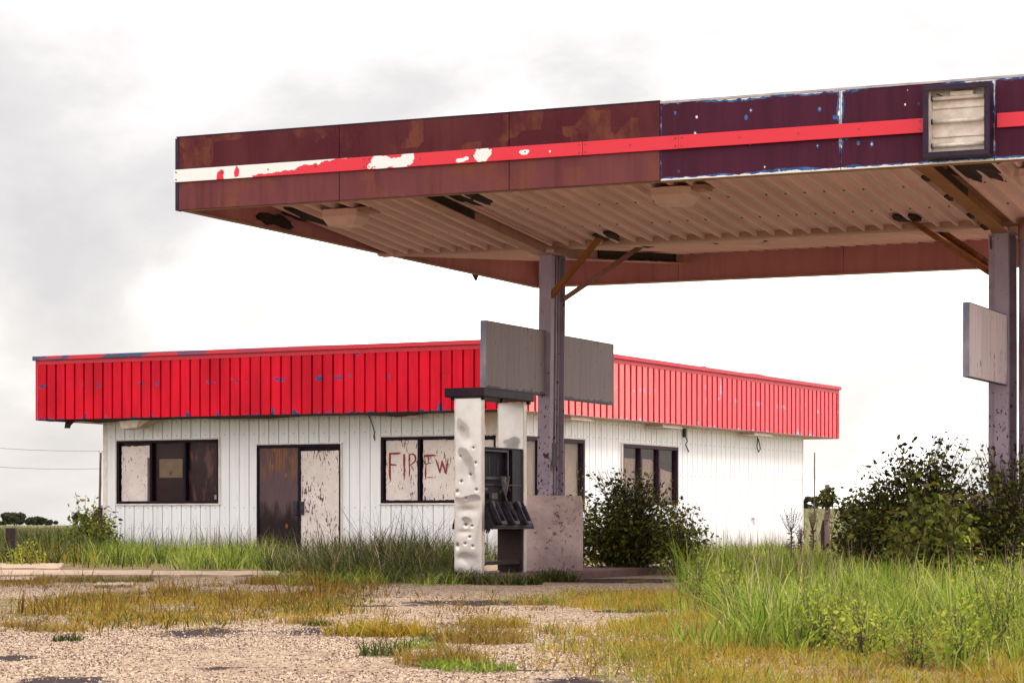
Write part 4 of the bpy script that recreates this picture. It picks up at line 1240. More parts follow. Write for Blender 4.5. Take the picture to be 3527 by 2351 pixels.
# eaves
mb = MB()
n = 26
for i in range(n):
    xa, xb = -BL + .03 + (BL - .06) * i / n, -BL + .03 + (BL - .06) * (i + 1) / n
    s = lambda x: -.045 * max(0, math.sin(x * 1.9 + .6)) * (1 if x < -2.5 else .4) - .03 * max(0, math.sin(x * 4.3))
    mb.face([(xa, .03, FZ0 + .012), (xb, .03, FZ0 + .012), (xb, .42, FZ0 + s(xb)), (xa, .42, FZ0 + s(xa))])
    mb.face([(xa, .42, FZ0 + s(xa)), (xb, .42, FZ0 + s(xb)), (xb, OF - .005, FZ0 + .014), (xa, OF - .005, FZ0 + .014)])
mb.build('eave_sheet', M['eave_dark'], store, recalc=False)
MB().box(-OR + .004, -.022, .04, BR - .03, FZ0 + .012, FZ0 + .022).build('eave_sheet', M['eave_pale'], store)
MB().box(-BL + .022, -BL + OL, OF, BR - .03, FZ0 + .012, FZ0 + .022).build('eave_sheet', M['eave_pale'], store)
MB().box(-BL + OL, -OR, BR - OB, BR - .03, FZ0 + .012, FZ0 + .022).build('eave_sheet', M['eave_pale'], store)

# openings in pixels -> wall coordinates
def fr_open(x0, y0, x1, y1):
    a, zt = b_front(x0, y0); b, _ = b_front(x1, y0); _, zb_ = b_front(x0, y1); return [a, b, zb_, zt]
W1 = fr_open(404, 1518, 756, 1734)
W2 = fr_open(1314, 1505, 1711, 1732)
D1 = fr_open(886, 1532, 1176, 1912)
W3 = [b_right(1788, 1500)[0], b_right(2011, 1514)[0], 1.05, b_right(2011, 1514)[1]]
W4 = [b_right(2141, 1527)[0], b_right(2333, 1540)[0], 1.05, b_right(2141, 1527)[1]]
D1[2] = .02
WZ1 = FZ0 + .012
rib_wall(-BL + OL + .10, -OR - .05, .02, WZ1, .238, WRV, lambda a, d, z: (a, OF - d, z), M['siding'], 'wall_sheet', [W1, D1, W2])
rib_wall(OF + .05, BR - OB - .08, .02, WZ1, .288, WRV, lambda a, d, z: (-OR + d, a, z), M['siding'], 'wall_sheet', [W3, W4])
MB().box(-BL + OL, -BL + OL + .10, OF - .012, OF + .03, .0, WZ1).build('corner_trim', M['trim'], store)
mb = MB(); mb.box(-OR - .05, -OR + .010, OF - .010, OF + .004, 0, WZ1); mb.box(-OR - .004, -OR + .010, OF + .004, OF + .05, 0, WZ1)
mb.build('corner_trim', M['trim'], store)
MB().box(-OR - .03, -OR + .010, BR - OB - .08, BR - OB, 0, WZ1).build('corner_trim', M['trim'], store)
MB().box(-BL + OL, -BL + OL + .02, OF + .03, BR - OB, 0, WZ1).build('wall', M['siding'], store)
MB().box(-BL + OL + .02, -OR - .03, BR - OB - .02, BR - OB, 0, WZ1).build('wall', M['siding'], store)
# dark lining so the rooms behind the glass stay dark
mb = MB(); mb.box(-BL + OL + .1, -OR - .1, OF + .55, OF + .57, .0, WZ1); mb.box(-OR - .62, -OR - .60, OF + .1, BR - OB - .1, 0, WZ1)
mb.build('dark_lining', M['interior'], store)
MB().box(-BL + OL, -OR, OF, BR - OB, -.05, .018).build('floor_slab', M['slab'], store)
# wall screws
mb = MB()
for zz in (FZ0 - .05, W1[3] + .09, W1[2] - .09, .55):
    x = -BL + OL + .2
    while x < -OR - .1:
        if not any(o[0] - .02 < x < o[1] + .02 and o[2] - .02 < zz < o[3] + .02 for o in (W1, D1, W2)):
            mb.tube([(x, OF - .010, zz), (x, OF + .001, zz)], .009, 5)
        x += .238
for zz in (FZ0 - .07, W4[3] + .09, 1.72, .75):
    y = OF + .2
    while y < BR - OB - .1:
        if not any(o[0] - .02 < y < o[1] + .02 and o[2] - .02 < zz < o[3] + .02 for o in (W3, W4)):
            mb.tube([(-OR + .010, y, zz), (-OR - .001, y, zz)], .010, 5)
        y += .288
o = mb.build('wall_screws', M['screw'], store); o['kind'] = 'stuff'

# windows: name > frame, trim, panes, boards (front wall; local x along wall)
def win_front(o, mull, fmat, fw=.055):
    a, b, z0, z1 = o
    mb = MB()
    yo, yi = OF - .030, OF + .09
    mb.box(a, b, yo, yi, z0, z0 + fw); mb.box(a, b, yo, yi, z1 - fw, z1)
    mb.box(a, a + fw, yo, yi, z0 + fw, z1 - fw); mb.box(b - fw, b, yo, yi, z0 + fw, z1 - fw)
    for m_ in mull: mb.box(m_ - .028, m_ + .028, yo + .004, yi, z0 + fw, z1 - fw)
    w = mb.build('window', fmat, store, bevel=.004)
    mb = MB()
    mb.box(a - .03, b + .03, yo - .012, OF - .002, z1 + .001, z1 + .028); mb.box(a - .03, b + .03, yo - .012, OF - .002, z0 - .030, z0 - .001)
    mb.box(b + .001, b + .026, yo - .010, OF - .002, z0, z1); mb.box(a - .016, a - .001, yo - .006, OF - .002, z0, z1)
    mb.build('window_trim', M['trim'], w)
    return w
def rough_board(x0, x1, z0, z1, y, mat, parent, seed, name='board', jag=.012, step=.05):
    r = random.Random(seed); P = []
    n1, n2 = max(2, int((x1 - x0) / step)), max(2, int((z1 - z0) / step))
    for i in range(n1): P.append((x0 + (x1 - x0) * i / n1, y, z0 + r.uniform(-jag, jag)))
    for i in range(n2): P.append((x1 + r.uniform(-jag, jag), y, z0 + (z1 - z0) * i / n2))
    for i in range(n1): P.append((x1 - (x1 - x0) * i / n1, y, z1 + r.uniform(-jag, jag)))
    for i in range(n2): P.append((x0 + r.uniform(-jag, jag), y, z1 - (z1 - z0) * i / n2))
    return MB().extrude(P, (0, .012, 0)).build(name, mat, parent)
# window left of the door
m1 = [b_front(521, 1600)[0], b_front(638, 1600)[0]]
w1 = win_front(W1, m1, M['black_frame'])
MB().box(W1[0] + .056, W1[1] - .056, OF + .062, OF + .066, W1[2] + .056, W1[3] - .056).build('pane', M['glass'], w1)
MB().box(W1[0] + .06, m1[1] - .03, OF + .095, OF + .11, W1[2] + .02, W1[3] - .02).build('backing_board', M['brown_board'], w1)
MB().box(m1[1] - .028, W1[1] - .06, OF + .095, OF + .11, W1[2] + .02, W1[3] - .02).build('backing_board', M['smear_board'], w1)
xa, za = b_front(416, 1536); xb, zb_ = b_front(515, 1726)
rough_board(xa, xb, zb_, za, OF + .035, M['board_b'], w1, 4)
xa, za = b_front(505, 1575); xb, zb_ = b_front(514.5, 1724)
MB().box(xa, xb, OF + .026, OF + .034, zb_, za).build('board_strip', M['old_wood'], w1)
xa, za = b_front(733, 1703); xb, zb_ = b_front(746, 1718)
MB().box(xa, xb, OF + .055, OF + .061, zb_, za).build('sticker', M['sign_edge'], w1)
# paper notice behind the middle pane
xa, za = b_front(541.5, 1580); xb, zb_ = b_front(621, 1643.5)
pc = BC + bA * ((xa + xb) / 2) + bB * (OF + .080)
pn = thing('paper_notice', 'yellowed paper notice with a small crossed circle in the dark window', 'notice', (pc.x, pc.y, zb_), -TB)
MB().box(-(xb - xa) / 2, (xb - xa) / 2, -.002, .002, 0, za - zb_).build('sheet', M['paper'], pn)
mb = MB(); rc = .043; cz = .095
n = 20
for i in range(n):
    a0, a1 = 2 * math.pi * i / n, 2 * math.pi * (i + 1) / n
    f = lambda a, r: (r * math.cos(a), -.004, cz + r * math.sin(a))
    mb.face([f(a0, rc), f(a1, rc), f(a1, rc - .008), f(a0, rc - .008)])
mb.face([(-.030, -.004, cz - .028), (-.022, -.004, cz - .034), (.032, -.004, cz + .028), (.024, -.004, cz + .034)])
mb.face([(-.026, -.0045, cz - .006), (.012, -.0045, cz - .014), (.024, -.0045, cz - .006), (-.012, -.0045, cz + .006)])
mb.build('printed_circle', M['dark_bits'], pn)
# window with painted letters
xs_ = [b_front(1444, 1600)[0], b_front(1581, 1600)[0]]
w2 = win_front(W2, xs_, M['black_frame'])
MB().box(W2[0] + .056, W2[1] - .056, OF + .100, OF + .104, W2[2] + .056, W2[3] - .056).build('pane', M['glass'], w2)
MB().box(W2[0] + .03, W2[1] - .03, OF + .115, OF + .13, W2[2] + .02, W2[3] - .02).build('backing_board', M['interior'], w2)
YB = OF + .030
def zpx(x, y): return (1300 + x / 5.6, 1480 + y / 5.6)
for (bx0, by0, bx1, by1, sd_) in ((168, 205, 775, 1352, 2), (880, 192, 1482, 1346, 3)):
    xa, za = b_front(*zpx(bx0, by0), YB); xb, zb_ = b_front(*zpx(bx1, by1), YB)
    rough_board(xa, xb, zb_, za, YB, M['board_a'], w2, sd_, jag=.008)
xa, za = b_front(1590, 1515, YB); xb, zb_ = b_front(1700, 1722, YB)
rough_board(xa, xb, zb_, za, YB, M['board_a'], w2, 9, jag=.008)
def stroke(mb, pts, ws, conv, off, dy=(0, -.004, 0)):
    """brush stroke: polyline in zoom pixels with widths"""
    P = [Vector((p[0], p[1])) for p in pts]
    L, R_ = [], []
    for i, p in enumerate(P):
        d = (P[min(i + 1, len(P) - 1)] - P[max(i - 1, 0)]).normalized()
        n_ = Vector((-d.y, d.x)); w = (ws[i] if isinstance(ws, list) else ws) / 1.7
        j = rnd.uniform(.88, 1.12)
        L.append(conv(*(p + n_ * w * j))); R_.append(conv(*(p - n_ * w * j)))
    for i in range(len(P) - 1):
        mb.face([L[i], L[i + 1], R_[i + 1], R_[i]])
def conv_l(x, y):
    a, z = b_front(*zpx(x, y), YB - .003); return (a, YB - .003 - stroke.k * .0004, z)
stroke.k = 0
mb = MB()
letters = [([(228, 458), (300, 455), (400, 450), (445, 448)], [34, 36, 34, 22]), ([(244, 440), (240, 560), (240, 700), (238, 860), (246, 930), (252, 1000)], [36, 40, 36, 42, 30, 6]), ([(255, 668), (320, 672), (368, 672)], [26, 30, 18]),
           ([(516, 464), (518, 560), (516, 660), (520, 760), (517, 870), (514, 965)], [36, 40, 38, 26, 26, 10]),
           ([(612, 478), (614, 600), (618, 760), (616, 850), (614, 905)], [20, 22, 18, 20, 8]), ([(610, 492), (640, 468), (690, 464), (725, 495), (738, 545), (725, 600), (680, 645), (632, 680)], [22, 24, 26, 26, 28, 26, 20, 14]), ([(655, 690), (680, 740), (705, 785)], [14, 16, 8]),
           ([(900, 498), (980, 496), (1070, 488), (1135, 490)], [36, 36, 32, 14]), ([(906, 500), (908, 555)], [22, 8]), ([(1040, 642), (985, 636), (945, 660), (934, 700), (930, 800), (928, 880), (933, 955)], [12, 22, 20, 16, 24, 22, 6]), ([(948, 912), (1020, 914), (1105, 918)], [10, 18, 6]),
           ([(1124, 558), (1160, 660), (1210, 832)], [16, 30, 20]), ([(1206, 826), (1235, 690), (1250, 588)], [22, 26, 16]), ([(1246, 600), (1285, 720), (1326, 848)], [24, 34, 22]), ([(1322, 840), (1346, 690), (1366, 545)], [24, 22, 14])]
for pts, ws in letters:
    stroke.k += 1
    stroke(mb, pts, ws, conv_l, 0)
mb.build('painted_letters', M['letter'], w2, recalc=False)
# door
a, b, z0, z1 = D1
yo, yi = OF - .028, OF + .10
xm = b_front(1032, 1700)[0]
mb = MB(); fw = .045
mb.box(a, b, yo, yi, z1 - .06, z1); mb.box(a, a + fw, yo, yi, z0, z1 - .06); mb.box(b - fw, b, yo, yi, z0, z1 - .06); mb.box(xm - .03, xm + .03, yo + .006, yi, z0, z1 - .06)
door = mb.build('door', M['black_frame'], store, bevel=.004)
MB().box(a + fw, b - fw, OF + .085, OF + .099, z0, z1 - .061).build('backing_board', M['interior'], door)
mb = MB(); mb.box(a - .02, b + .035, yo - .012, OF - .002, z1 + .001, z1 + .026); mb.box(b + .001, b + .024, yo - .010, OF - .002, z0, z1)
mb.build('door_trim', M['trim'], door)
rough_board(a + fw + .006, xm - .034, z0 + .03, z1 - .065, OF + .004, M['plywood'], door, 21, 'plywood_leaf', .004)
rough_board(xm + .034, b - fw - .012, z0 + .02, z1 - .135, OF + .000, M['board_c'], door, 22, 'white_leaf', .006)
MB().box(xm + .035, b - fw - .004, OF + .030, OF + .05, z1 - .15, z1 - .062).build('head_panel', M['black_frame'], door)
hz = b_front(1030, 1748)[1]
MB().box(xm - .135, xm - .034, OF - .035, OF + .003, hz - .14, hz + .14).build('handle_plate', M['nozzle_black'], door, bevel=.006)
MB().box(xm + .034, xm + .115, OF - .035, OF - .001, hz - .14, hz + .13).build('handle_plate', M['nozzle_black'], door, bevel=.006)
# windows on the right-hand wall (local y along wall)
def win_right(o, mull, fw=.075):
    a, b, z0, z1 = o
    xo, xi = -OR + .030, -OR - .10
    mb = MB()
    mb.box(xi, xo, a, b, z0, z0 + fw); mb.box(xi, xo, a, b, z1 - fw, z1)
    mb.box(xi, xo, a, a + fw, z0 + fw, z1 - fw); mb.box(xi, xo, b - fw, b, z0 + fw, z1 - fw)
    for m_ in mull: mb.box(xi, xo - .004, m_ - .045, m_ + .045, z0 + fw, z1 - fw)
    w = mb.build('window', M['purple_frame'], store, bevel=.004)
    mb = MB(); mb.box(-OR + .002, xo + .012, a - .05, b + .03, z1 + .001, z1 + .03); mb.box(-OR + .002, xo + .010, a - .045, a - .001, z0, z1); mb.box(-OR + .002, xo + .012, a - .05, b + .03, z0 - .03, z0 - .001)
    mb.build('window_trim', M['trim'], w)
    MB().box(xi + .060, xi + .064, a + fw, b - fw, z0 + fw, z1 - fw).build('pane', M['glass'], w)
    MB().box(xi - .03, xi - .015, a + .02, b - .02, z0 + .02, z1 - .02).build('backing_board', M['purple_frame'], w)
    return w, xi
mm = [b_right(2206, 1600)[0], b_right(2268, 1600)[0]]
w4, xi = win_right(W4, mm)
# bleached paper hung inside, with a sagging top edge at the right
a, b, z0, z1 = W4
zp = b_right(2160, 1576)[1]
mb = MB()
mb.extrude([(xi - .010, a + .05, z0 + .05), (xi - .010, b - .05, z0 + .05), (xi - .010, b - .05, b_right(2320, 1626)[1]), (xi - .010, b_right(2300, 1618)[0], b_right(2300, 1618)[1]), (xi - .010, b_right(2275, 1604)[0], b_right(2275, 1604)[1]), (xi - .010, b_right(2258, 1582)[0], zp), (xi - .010, a + .05, zp)], (-.004, 0, 0))
mb.build('paper_sheet', M['dusty_paper'], w4)
mb = MB()
def conv_r(x, y):
    a_, z_ = b_right(2100 + x / 5.227, 1480 + y / 5.227, xi - .006); return (xi - .006 + stroke.k * .0003, a_, z_)
stroke.k = 0
for pts, ws in (([(275, 590), (310, 610), (320, 680), (300, 740)], [10, 16, 18, 8]), ([(345, 625), (420, 620)], [12, 16]), ([(385, 620), (380, 760)], [12, 6]), ([(480, 630), (445, 680), (440, 760), (455, 800)], [12, 12, 10, 6]),
                ([(595, 600), (625, 630), (625, 700), (600, 740)], [10, 16, 14, 6]), ([(680, 630), (668, 720)], [14, 8]), ([(735, 630), (725, 720)], [14, 8]), ([(770, 640), (772, 730)], [10, 6]), ([(805, 640), (800, 720)], [12, 8]),
                ([(930, 700), (945, 760), (920, 810)], [12, 14, 8]), ([(970, 715), (990, 830), (1000, 900), (1040, 905)], [14, 12, 12, 6]),
                ([(300, 760), (302, 900)], [6, 4]), ([(620, 760), (615, 900)], [8, 4]), ([(665, 740), (668, 920)], [6, 3]), ([(735, 740), (738, 920)], [7, 3])):
    stroke.k += 1; stroke(mb, pts, ws, conv_r, 0)
mb.build('faint_letters', M['letter_faint'], w4, recalc=False)
mm3 = [b_right(1862, 1600)[0], b_right(1938, 1600)[0]]
w3, xi = win_right(W3, mm3)
a, b, z0, z1 = W3
MB().box(xi - .014, xi - .010, a + .05, b - .05, z0 + .05, z1 - .10).build('paper_sheet', M['dusty_paper'], w3)

# eave fittings
def eave_thing(name, label, cat, x, y, z):
    p = BC + bA * x + bB * y
    return thing(name, label, cat, (p.x, p.y, z), -TB)
x, z = b_front(466, 1468, .55)
r = eave_thing('eave_lamp', 'white box lamp hanging askew under the red fascia over the left window', 'lamp', x, .55, FZ0 - .005)
mb = MB(); mb.hexa([(-.22, -.18, -.20), (.16, -.18, -.17), (.16, .18, -.17), (-.22, .18, -.20), (-.27, -.2, -.03), (.27, -.2, .0), (.27, .2, .0), (-.27, .2, -.03)])
mb.build('lamp_housing', M['lamp_white'], r, bevel=.01)
MB().hexa([(.16, -.15, -.16), (.20, -.15, -.16), (.20, .15, -.16), (.16, .15, -.16), (.28, -.18, .0), (.52, -.18, .01), (.52, .18, .01), (.28, .18, .0)]).build('hood', M['eave_pale'], r)
x, z = b_front(233, 1455, .25)
r = eave_thing('hanging_scrap', 'black scrap bracket dangling below the left end of the red fascia', 'scrap', x, .25, FZ0)
mb = MB(); mb.hexa([(-.07, -.02, -.16), (.05, -.02, -.165), (.05, .02, -.165), (-.07, .02, -.16), (-.04, -.02, .0), (.09, -.02, .0), (.09, .02, .0), (-.04, .02, .0)]); mb.hexa([(.05, -.015, -.12), (.06, -.015, -.12), (.06, .015, -.12), (.05, .015, -.12), (.10, -.02, .0), (.2, -.02, .0), (.2, .02, .0), (.10, .02, .0)])
mb.build('bracket', M['tar'], r)
x, z = b_front(1395, 1440, .6)
r = eave_thing('torn_eave_board', 'torn strip of eave board hanging above the lettered window', 'board', x, .6, FZ0)
mb = MB(); mb.hexa([(-.25, -.1, -.03), (.3, -.1, -.06), (.3, .1, -.06), (-.25, .1, -.03), (-.25, -.1, -.018), (.3, -.1, -.045), (.3, .1, -.045), (-.25, .1, -.018)]); mb.hexa([(.02, -.08, -.09), (.22, -.08, -.10), (.22, .08, -.10), (.02, .08, -.09), (.0, -.1, -.055), (.28, -.1, -.06), (.28, .1, -.06), (.0, .1, -.055)])
mb.build('strip', M['eave_pale'], r)
x, z = b_front(1683, 1440, .8)
r = eave_thing('hanging_insulation', 'pale torn sheet hanging from the eave, seen through the pump', 'torn sheet', x, .8, FZ0)
mb = MB(); mb.extrude([(-.12, 0, .01), (.16, 0, .01), (.10, 0, -.25), (.05, 0, -.46), (-.02, 0, -.43), (-.05, 0, -.46), (-.08, 0, -.2)], (0, .01, 0)); mb.build('sheet', M['eave_pale'], r)
for i, (px, py, w, lab) in enumerate(((2290, 1465, .55, 'flat pale lamp under the right eave above the paper covered window'), (2605, 1498, .6, 'flat pale lamp under the right eave toward the far end'), (1975, 1438, .5, 'flat pale lamp under the right eave just past the left column'))):
    y = b_right(px, py, -.27)[0]
    r = eave_thing('eave_panel_lamp', lab, 'lamp', -.27, y, FZ0 + .010)
    r['group'] = 'flat lamps under the right eave'
    MB().box(-.17, .20, -w, w, -.085, -.06).build('lens', M['lamp_white'], r, bevel=.008)
    MB().box(-.14, .17, -w + .04, w - .04, -.06, 0).build('lamp_housing', M['eave_pale'], r)
for px, py, lab in ((2353, 1470, 'dark bent conduit hanging below the eave right of the window'), (2605, 1510, 'dark loop of cable hanging on the white wall under the far lamp')):
    y = b_right(px, py)[0]
    r = eave_thing('conduit', lab, 'conduit', -OR + .03, y, FZ0 - .02)
    mb = MB()
    if px < 2400: mb.box(-.01, .03, -.06, .06, -.20, .0); mb.tube([(.02, .02, -.18), (.03, .10, -.28), (.02, .02, -.36), (.02, .2, -.52)], .014, 6)
    else: mb.tube([(.0, 0, 0), (.02, -.05, -.15), (.03, -.12, -.30), (.03, 0, -.42), (.03, .12, -.34), (.02, .05, -.17), (.02, .0, -.10)], .014, 6)
    mb.build('cable', M['dark_bits'], r)
x, z = b_front(1289, 1480); r = eave_thing('wire_hook', 'dark wire hook hanging on the white wall left of the lettered window', 'wire', x, OF - .025, FZ0)
MB().tube([(-.12, .0, 0), (-.05, 0, -.12), (.0, 0, -.26), (.02, 0, -.36), (.0, 0, -.42), (.025, 0, -.5), (.01, 0, -.36)], .009, 5).build('cable', M['dark_bits'], r)
y, z = b_right(2590, 1785); r = eave_thing('wall_tap', 'small dark tap low on the white right wall', 'tap', -OR + .03, y, z)
MB().box(-.01, .03, -.05, .05, -.010, .010).tube([(.02, 0, -.01), (.025, .0, -.16)], .008, 6).build('pipe', M['dark_bits'], r)

# ================================================================== posts, poles
def post(name, label, cat, px, py_top, Y, w, mat, lean=0, z0=-.05, taper=.9, jag=.02, group=None):
    top = at(px, py_top, Y)
    r = thing(name, label, cat, (top.x, Y, 0), 0, group)
    mb = MB(); n = 10; rs = random.Random(int(px)); H = top.z
    pts, rad = [], []
    for i in range(9):
        f = i / 8; pts.append((lean * (f - 1) * H + rs.uniform(-jag, jag) * .4, 0, z0 + (H - z0) * f)); rad.append(w / 2 * (1 - (1 - taper) * f) * (1 + rs.uniform(-.06, .06)))
    mb.tube(pts, rad, n); mb.build('shaft', mat, r)
    return r, H
r, H = post('fence_post', 'short square dark timber post in the grass at the far left edge', 'post', 38.5, 1817, 42, .01, M['dark_wood'])
for c in list(r.children): bpy.data.objects.remove(c, do_unlink=True)
MB().box(-.083, .083, -.08, .08, -.05, H).build('shaft', M['dark_wood'], r, bevel=.012)
r, H = post('brace_post', 'dark timber post with a slanting brace at the left corner of the store', 'post', 345, 1745, 49.6, .105, M['dark_wood'], 0, -.05, 1)
MB().bar((-.06, -.0, H - .06), (-.32, -.1, .1), .10, .09).build('brace', M['dark_wood'], r)
pl, H = post('utility_pole', 'weathered utility pole behind the left corner of the store', 'utility pole', 347, 1558, 140, .17, M['pole_wood'], .018, -.3, .75)
mb = MB()
for s in (-.09, .09): mb.tube([(s, 0, H), (s, 0, H + .09)], .016, 6)
mb.build('insulator', M['pole_wood'], pl)
pr_, H2 = post('utility_pole', 'thin distant utility pole right of the store on the rise', 'utility pole', 2806, 1558, 170, .12, M['pole_wood'], .004, 0, .7)
for k, (ya, yb) in enumerate(((1532, 1552), (1600, 1613))):
    a, b = at(-260, ya - 14, 118), at(345, yb, 140)
    pts = [a.lerp(b, i / 14) - Vector((0, 0, .16 * math.sin(math.pi * i / 14))) for i in range(15)]
    o = MB().tube(pts, .010, 5).build('power_line', M['dark_bits'])
    tag(o, ('upper' if k == 0 else 'lower') + ' thin power line running left from the utility pole', 'power line', 'power lines left of the store')
gp, H = post('gnarled_post', 'gnarled grey fence post with leaves on top, right of the store', 'post', 2850, 1668, 46, .115, M['old_wood'], .02, -.05, .78, .05)
mb = MB(); mb.tube([(-.085, .02, -.05), (-.09, .02, .5), (-.07, .03, .72)], [.05, .045, .02], 8); mb.build('split_slab', M['dark_wood'], gp)

# ================================================================== plants
def blades(name, P, H, mat, width=.006, lean=.35, curl=.5, seed=0, seg=3, label=None, kind='stuff', parent=None, az=None):
    """P (n,2|3) bases, H (n,) heights: one mesh of bent tapering blades"""
    g = np.random.default_rng(seed + 100)
    n = len(P)
    P3 = np.zeros((n, 3)); P3[:, :P.shape[1]] = P
    az = g.random(n) * 2 * np.pi if az is None else az
    fa = az + np.pi / 2 + g.normal(0, .5, n)
    ln = np.abs(g.normal(0, lean, n)); cu = np.abs(g.normal(0, curl, n))
    W_ = width * (0.6 + .9 * g.random(n))
    rows = []
    for i in range(seg + 1):
        f = i / seg
        out = H * (ln * f + cu * f ** 2.4)
        z = H * (f - .28 * cu * f ** 3 - .15 * ln * f)
        c = P3 + np.stack([np.cos(az) * out, np.sin(az) * out, z], -1)
        w = W_ * (1 - f ** 1.6 * .96)
        s = np.stack([np.cos(fa) * w, np.sin(fa) * w, np.zeros(n)], -1)
        rows.append((c - s, c + s))
    V = np.stack([q for r in rows[:-1] for q in r] + [rows[-1][0]], 1)     # n, 2*seg+1, 3
    k = V.shape[1]
    b = (np.arange(n) * k)[:, None]
    F = []
    for i in range(seg - 1):
        F.append(b + np.array([[2 * i, 2 * i + 1, 2 * i + 3, 2 * i + 2]]))
    T = b + np.array([[2 * seg - 2, 2 * seg - 1, 2 * seg]])
    o = fast_mesh(name, V.reshape(-1, 3), [np.concatenate(F), T] if F else [T], mat, parent)
    if kind: o['kind'] = kind
    if label: o['label'] = label
    return o
def sample(n, x0, y0, x1, y1, seed, dens=None, margin_soft=True):
    """bases spread over the ground seen between pixel rows y0..y1 and columns x0..x1 (uniform over ground area)"""
    g = np.random.default_rng(seed)
    Ya, Yb = CAMZ * FPX / (y1 - YH), CAMZ * FPX / (y0 - YH)
    out = []
    tot = 0
    while tot < n:
        m_ = n * 3
        Y = np.sqrt(g.random(m_) * (Yb ** 2 - Ya ** 2) + Ya ** 2)
        px = x0 + g.random(m_) * (x1 - x0)
        X = (px - CXP) / FPX * Y
        keep = np.ones(m_, bool)
        if dens is not None:
            py = YH + CAMZ * FPX / Y
            keep = g.random(m_) < dens(X, Y, px, py)
        q = np.stack([X, Y], -1)[keep]
        out.append(q); tot += len(q)
        if len(out) > 60: break
    return np.concatenate(out)[:n]
def clumps(C, nb, rad, h, seed, hvar=.5):
    """tussocks: C (n,2) centres, nb blades each on average; blades lean outward"""
    g = np.random.default_rng(seed)
    n = len(C)
    k = np.maximum(3, g.poisson(nb, n)); i = np.repeat(np.arange(n), k); m_ = len(i)
    sz = (.55 + .9 * g.random(n))[i]
    a = g.random(m_) * 6.283; q = rad * sz * np.sqrt(g.random(m_))
    P = C[i] + np.stack([np.cos(a) * q, np.sin(a) * q], -1)
    H = h * sz * (1 - hvar + 2 * hvar * g.random(m_) ** 1.3)
    return P, H, a + g.normal(0, .6, m_), i
sm = lambda v, a, b: np.clip((v - a) / (b - a), 0, 1)
def in_island(X, Y):
    u = (X - P0.x) * cA.x + (Y - P0.y) * cA.y; w = (X - P0.x) * cB.x + (Y - P0.y) * cB.y
    return u, w
def in_store(X, Y, m_=.0):
    u = (X - BC.x) * bA.x + (Y - BC.y) * bA.y; w = (X - BC.x) * bB.x + (Y - BC.y) * bB.y
    return (u > -BL + OL - m_) & (u < -OR + m_) & (w > OF - m_) & (w < BR - OB + m_)

# tall bright grass, right foreground: tussocks with an undergrowth
def d_tall(X, Y, px, py):
    edge = 2400 + (py - 1960) * .45 + 150 * (fbm(Y * .9, X * .0 + 3, 3) - .5)
    return sm(px, edge - 40, edge + 120) * (.12 + .88 * sm(fbm(X * .9, Y * .6, 3, 2), .32, .56)) * sm(py, 2285 + 70 * fbm(X * 2, Y * 0, 2), 2170)
Ct = sample(620, 2330, 1975, 3660, 2280, 21, d_tall)
Pt, Ht, At, It = clumps(Ct, 24, .13, .26, 22)
blades('tall_grass', Pt, Ht, M['g_tall'], .0062, .30, .40, 1, 4, 'tall bright green grass filling the right foreground', az=At)
Pu = sample(7000, 2330, 1975, 3660, 2260, 23, d_tall)
blades('under_grass', Pu, .08 + .14 * np.random.default_rng(5).random(len(Pu)), M['g_dark'], .0060, .30, .5, 24, 3, 'darker undergrowth between the tall right grass tussocks')
Cb = sample(150, 2380, 1985, 3660, 2240, 25, d_tall)
Pb_, Hb_, Ab_, _ = clumps(Cb, 16, .10, .19, 26)
blades('dead_grass', Pb_, Hb_, M['g_dead'], .0045, .35, .4, 27, 3, 'reddish brown dead stems low in the right grass', az=Ab_)
g = np.random.default_rng(9)
ii = g.choice(len(Pt), 420, False)
Ps = Pt[ii]; Hs = .38 + .28 * g.random(420)
blades('seed_stalks', Ps, Hs, M['g_straw'], .0028, .16, .18, 2, 4, 'pale straw seed stalks rising out of the right grass')
# taller left shoulder of that grass
Ce = sample(30, 2330, 1985, 2560, 2060, 28)
Pe, He, Ae, _ = clumps(Ce, 16, .12, .38, 29)
blades('shoulder_grass', Pe, He, M['g_tall'], .0058, .24, .40, 30, 4, 'taller green grass at the left shoulder of the right field', az=Ae)
# yellow apron: small tussocks, gravel between
def d_yel(X, Y, px, py):
    edge = 1640 + np.abs(py - 2110) * .9
    pat = sm(fbm(X * 1.3, Y * .55, 4, 5), .50, .60)
    f = sm(px, edge - 120, edge + 560)
    return np.clip(pat * (.2 + f) * f + (.25 + .6 * pat) * sm(px, 2300, 2800), 0, 1) * sm(py, 2030, 2070)
for nm, mt, nC, nb, rad, h, sd_, lab in (('yellow_grass', 'g_yellow', 1700, 15, .12, .062, 31, 'short golden grass tussocks spreading over the gravel at right'), ('green_tufts', 'g_fresh', 650, 13, .10, .062, 34, 'small green tussocks among the golden grass'), ('brown_tufts', 'g_olive', 650, 14, .11, .058, 36, 'brown tussocks among the golden grass')):
    C_ = sample(nC, 1600, 2035, 3660, 2430, sd_, d_yel)
    P_, H_, A_, I_ = clumps(C_, nb, rad, h, sd_ + 1)
    H_ = H_ * (.6 + 1.1 * fbm(P_[:, 0] * .9, P_[:, 1] * .6, 3, 6))
    blades(nm, P_, H_, M[mt], .0029, .62, .6, sd_, 3, lab, az=A_)
def d_yel2(X, Y, px, py): return sm(px, 2250, 2550) * sm(py, 2330, 2200) * sm(py, 2050, 2110) * sm(fbm(X * 1.1, Y * .8, 3, 8), .38, .6)
P2, H2, A2, _ = clumps(sample(300, 2100, 2050, 3660, 2350, 33, d_yel2), 14, .11, .24, 35)
blades('mixed_grass', P2, H2, M['g_fresh'], .0042, .35, .5, 4, 3, 'knee high mixed green grass at the edge of the golden patch', az=A2)
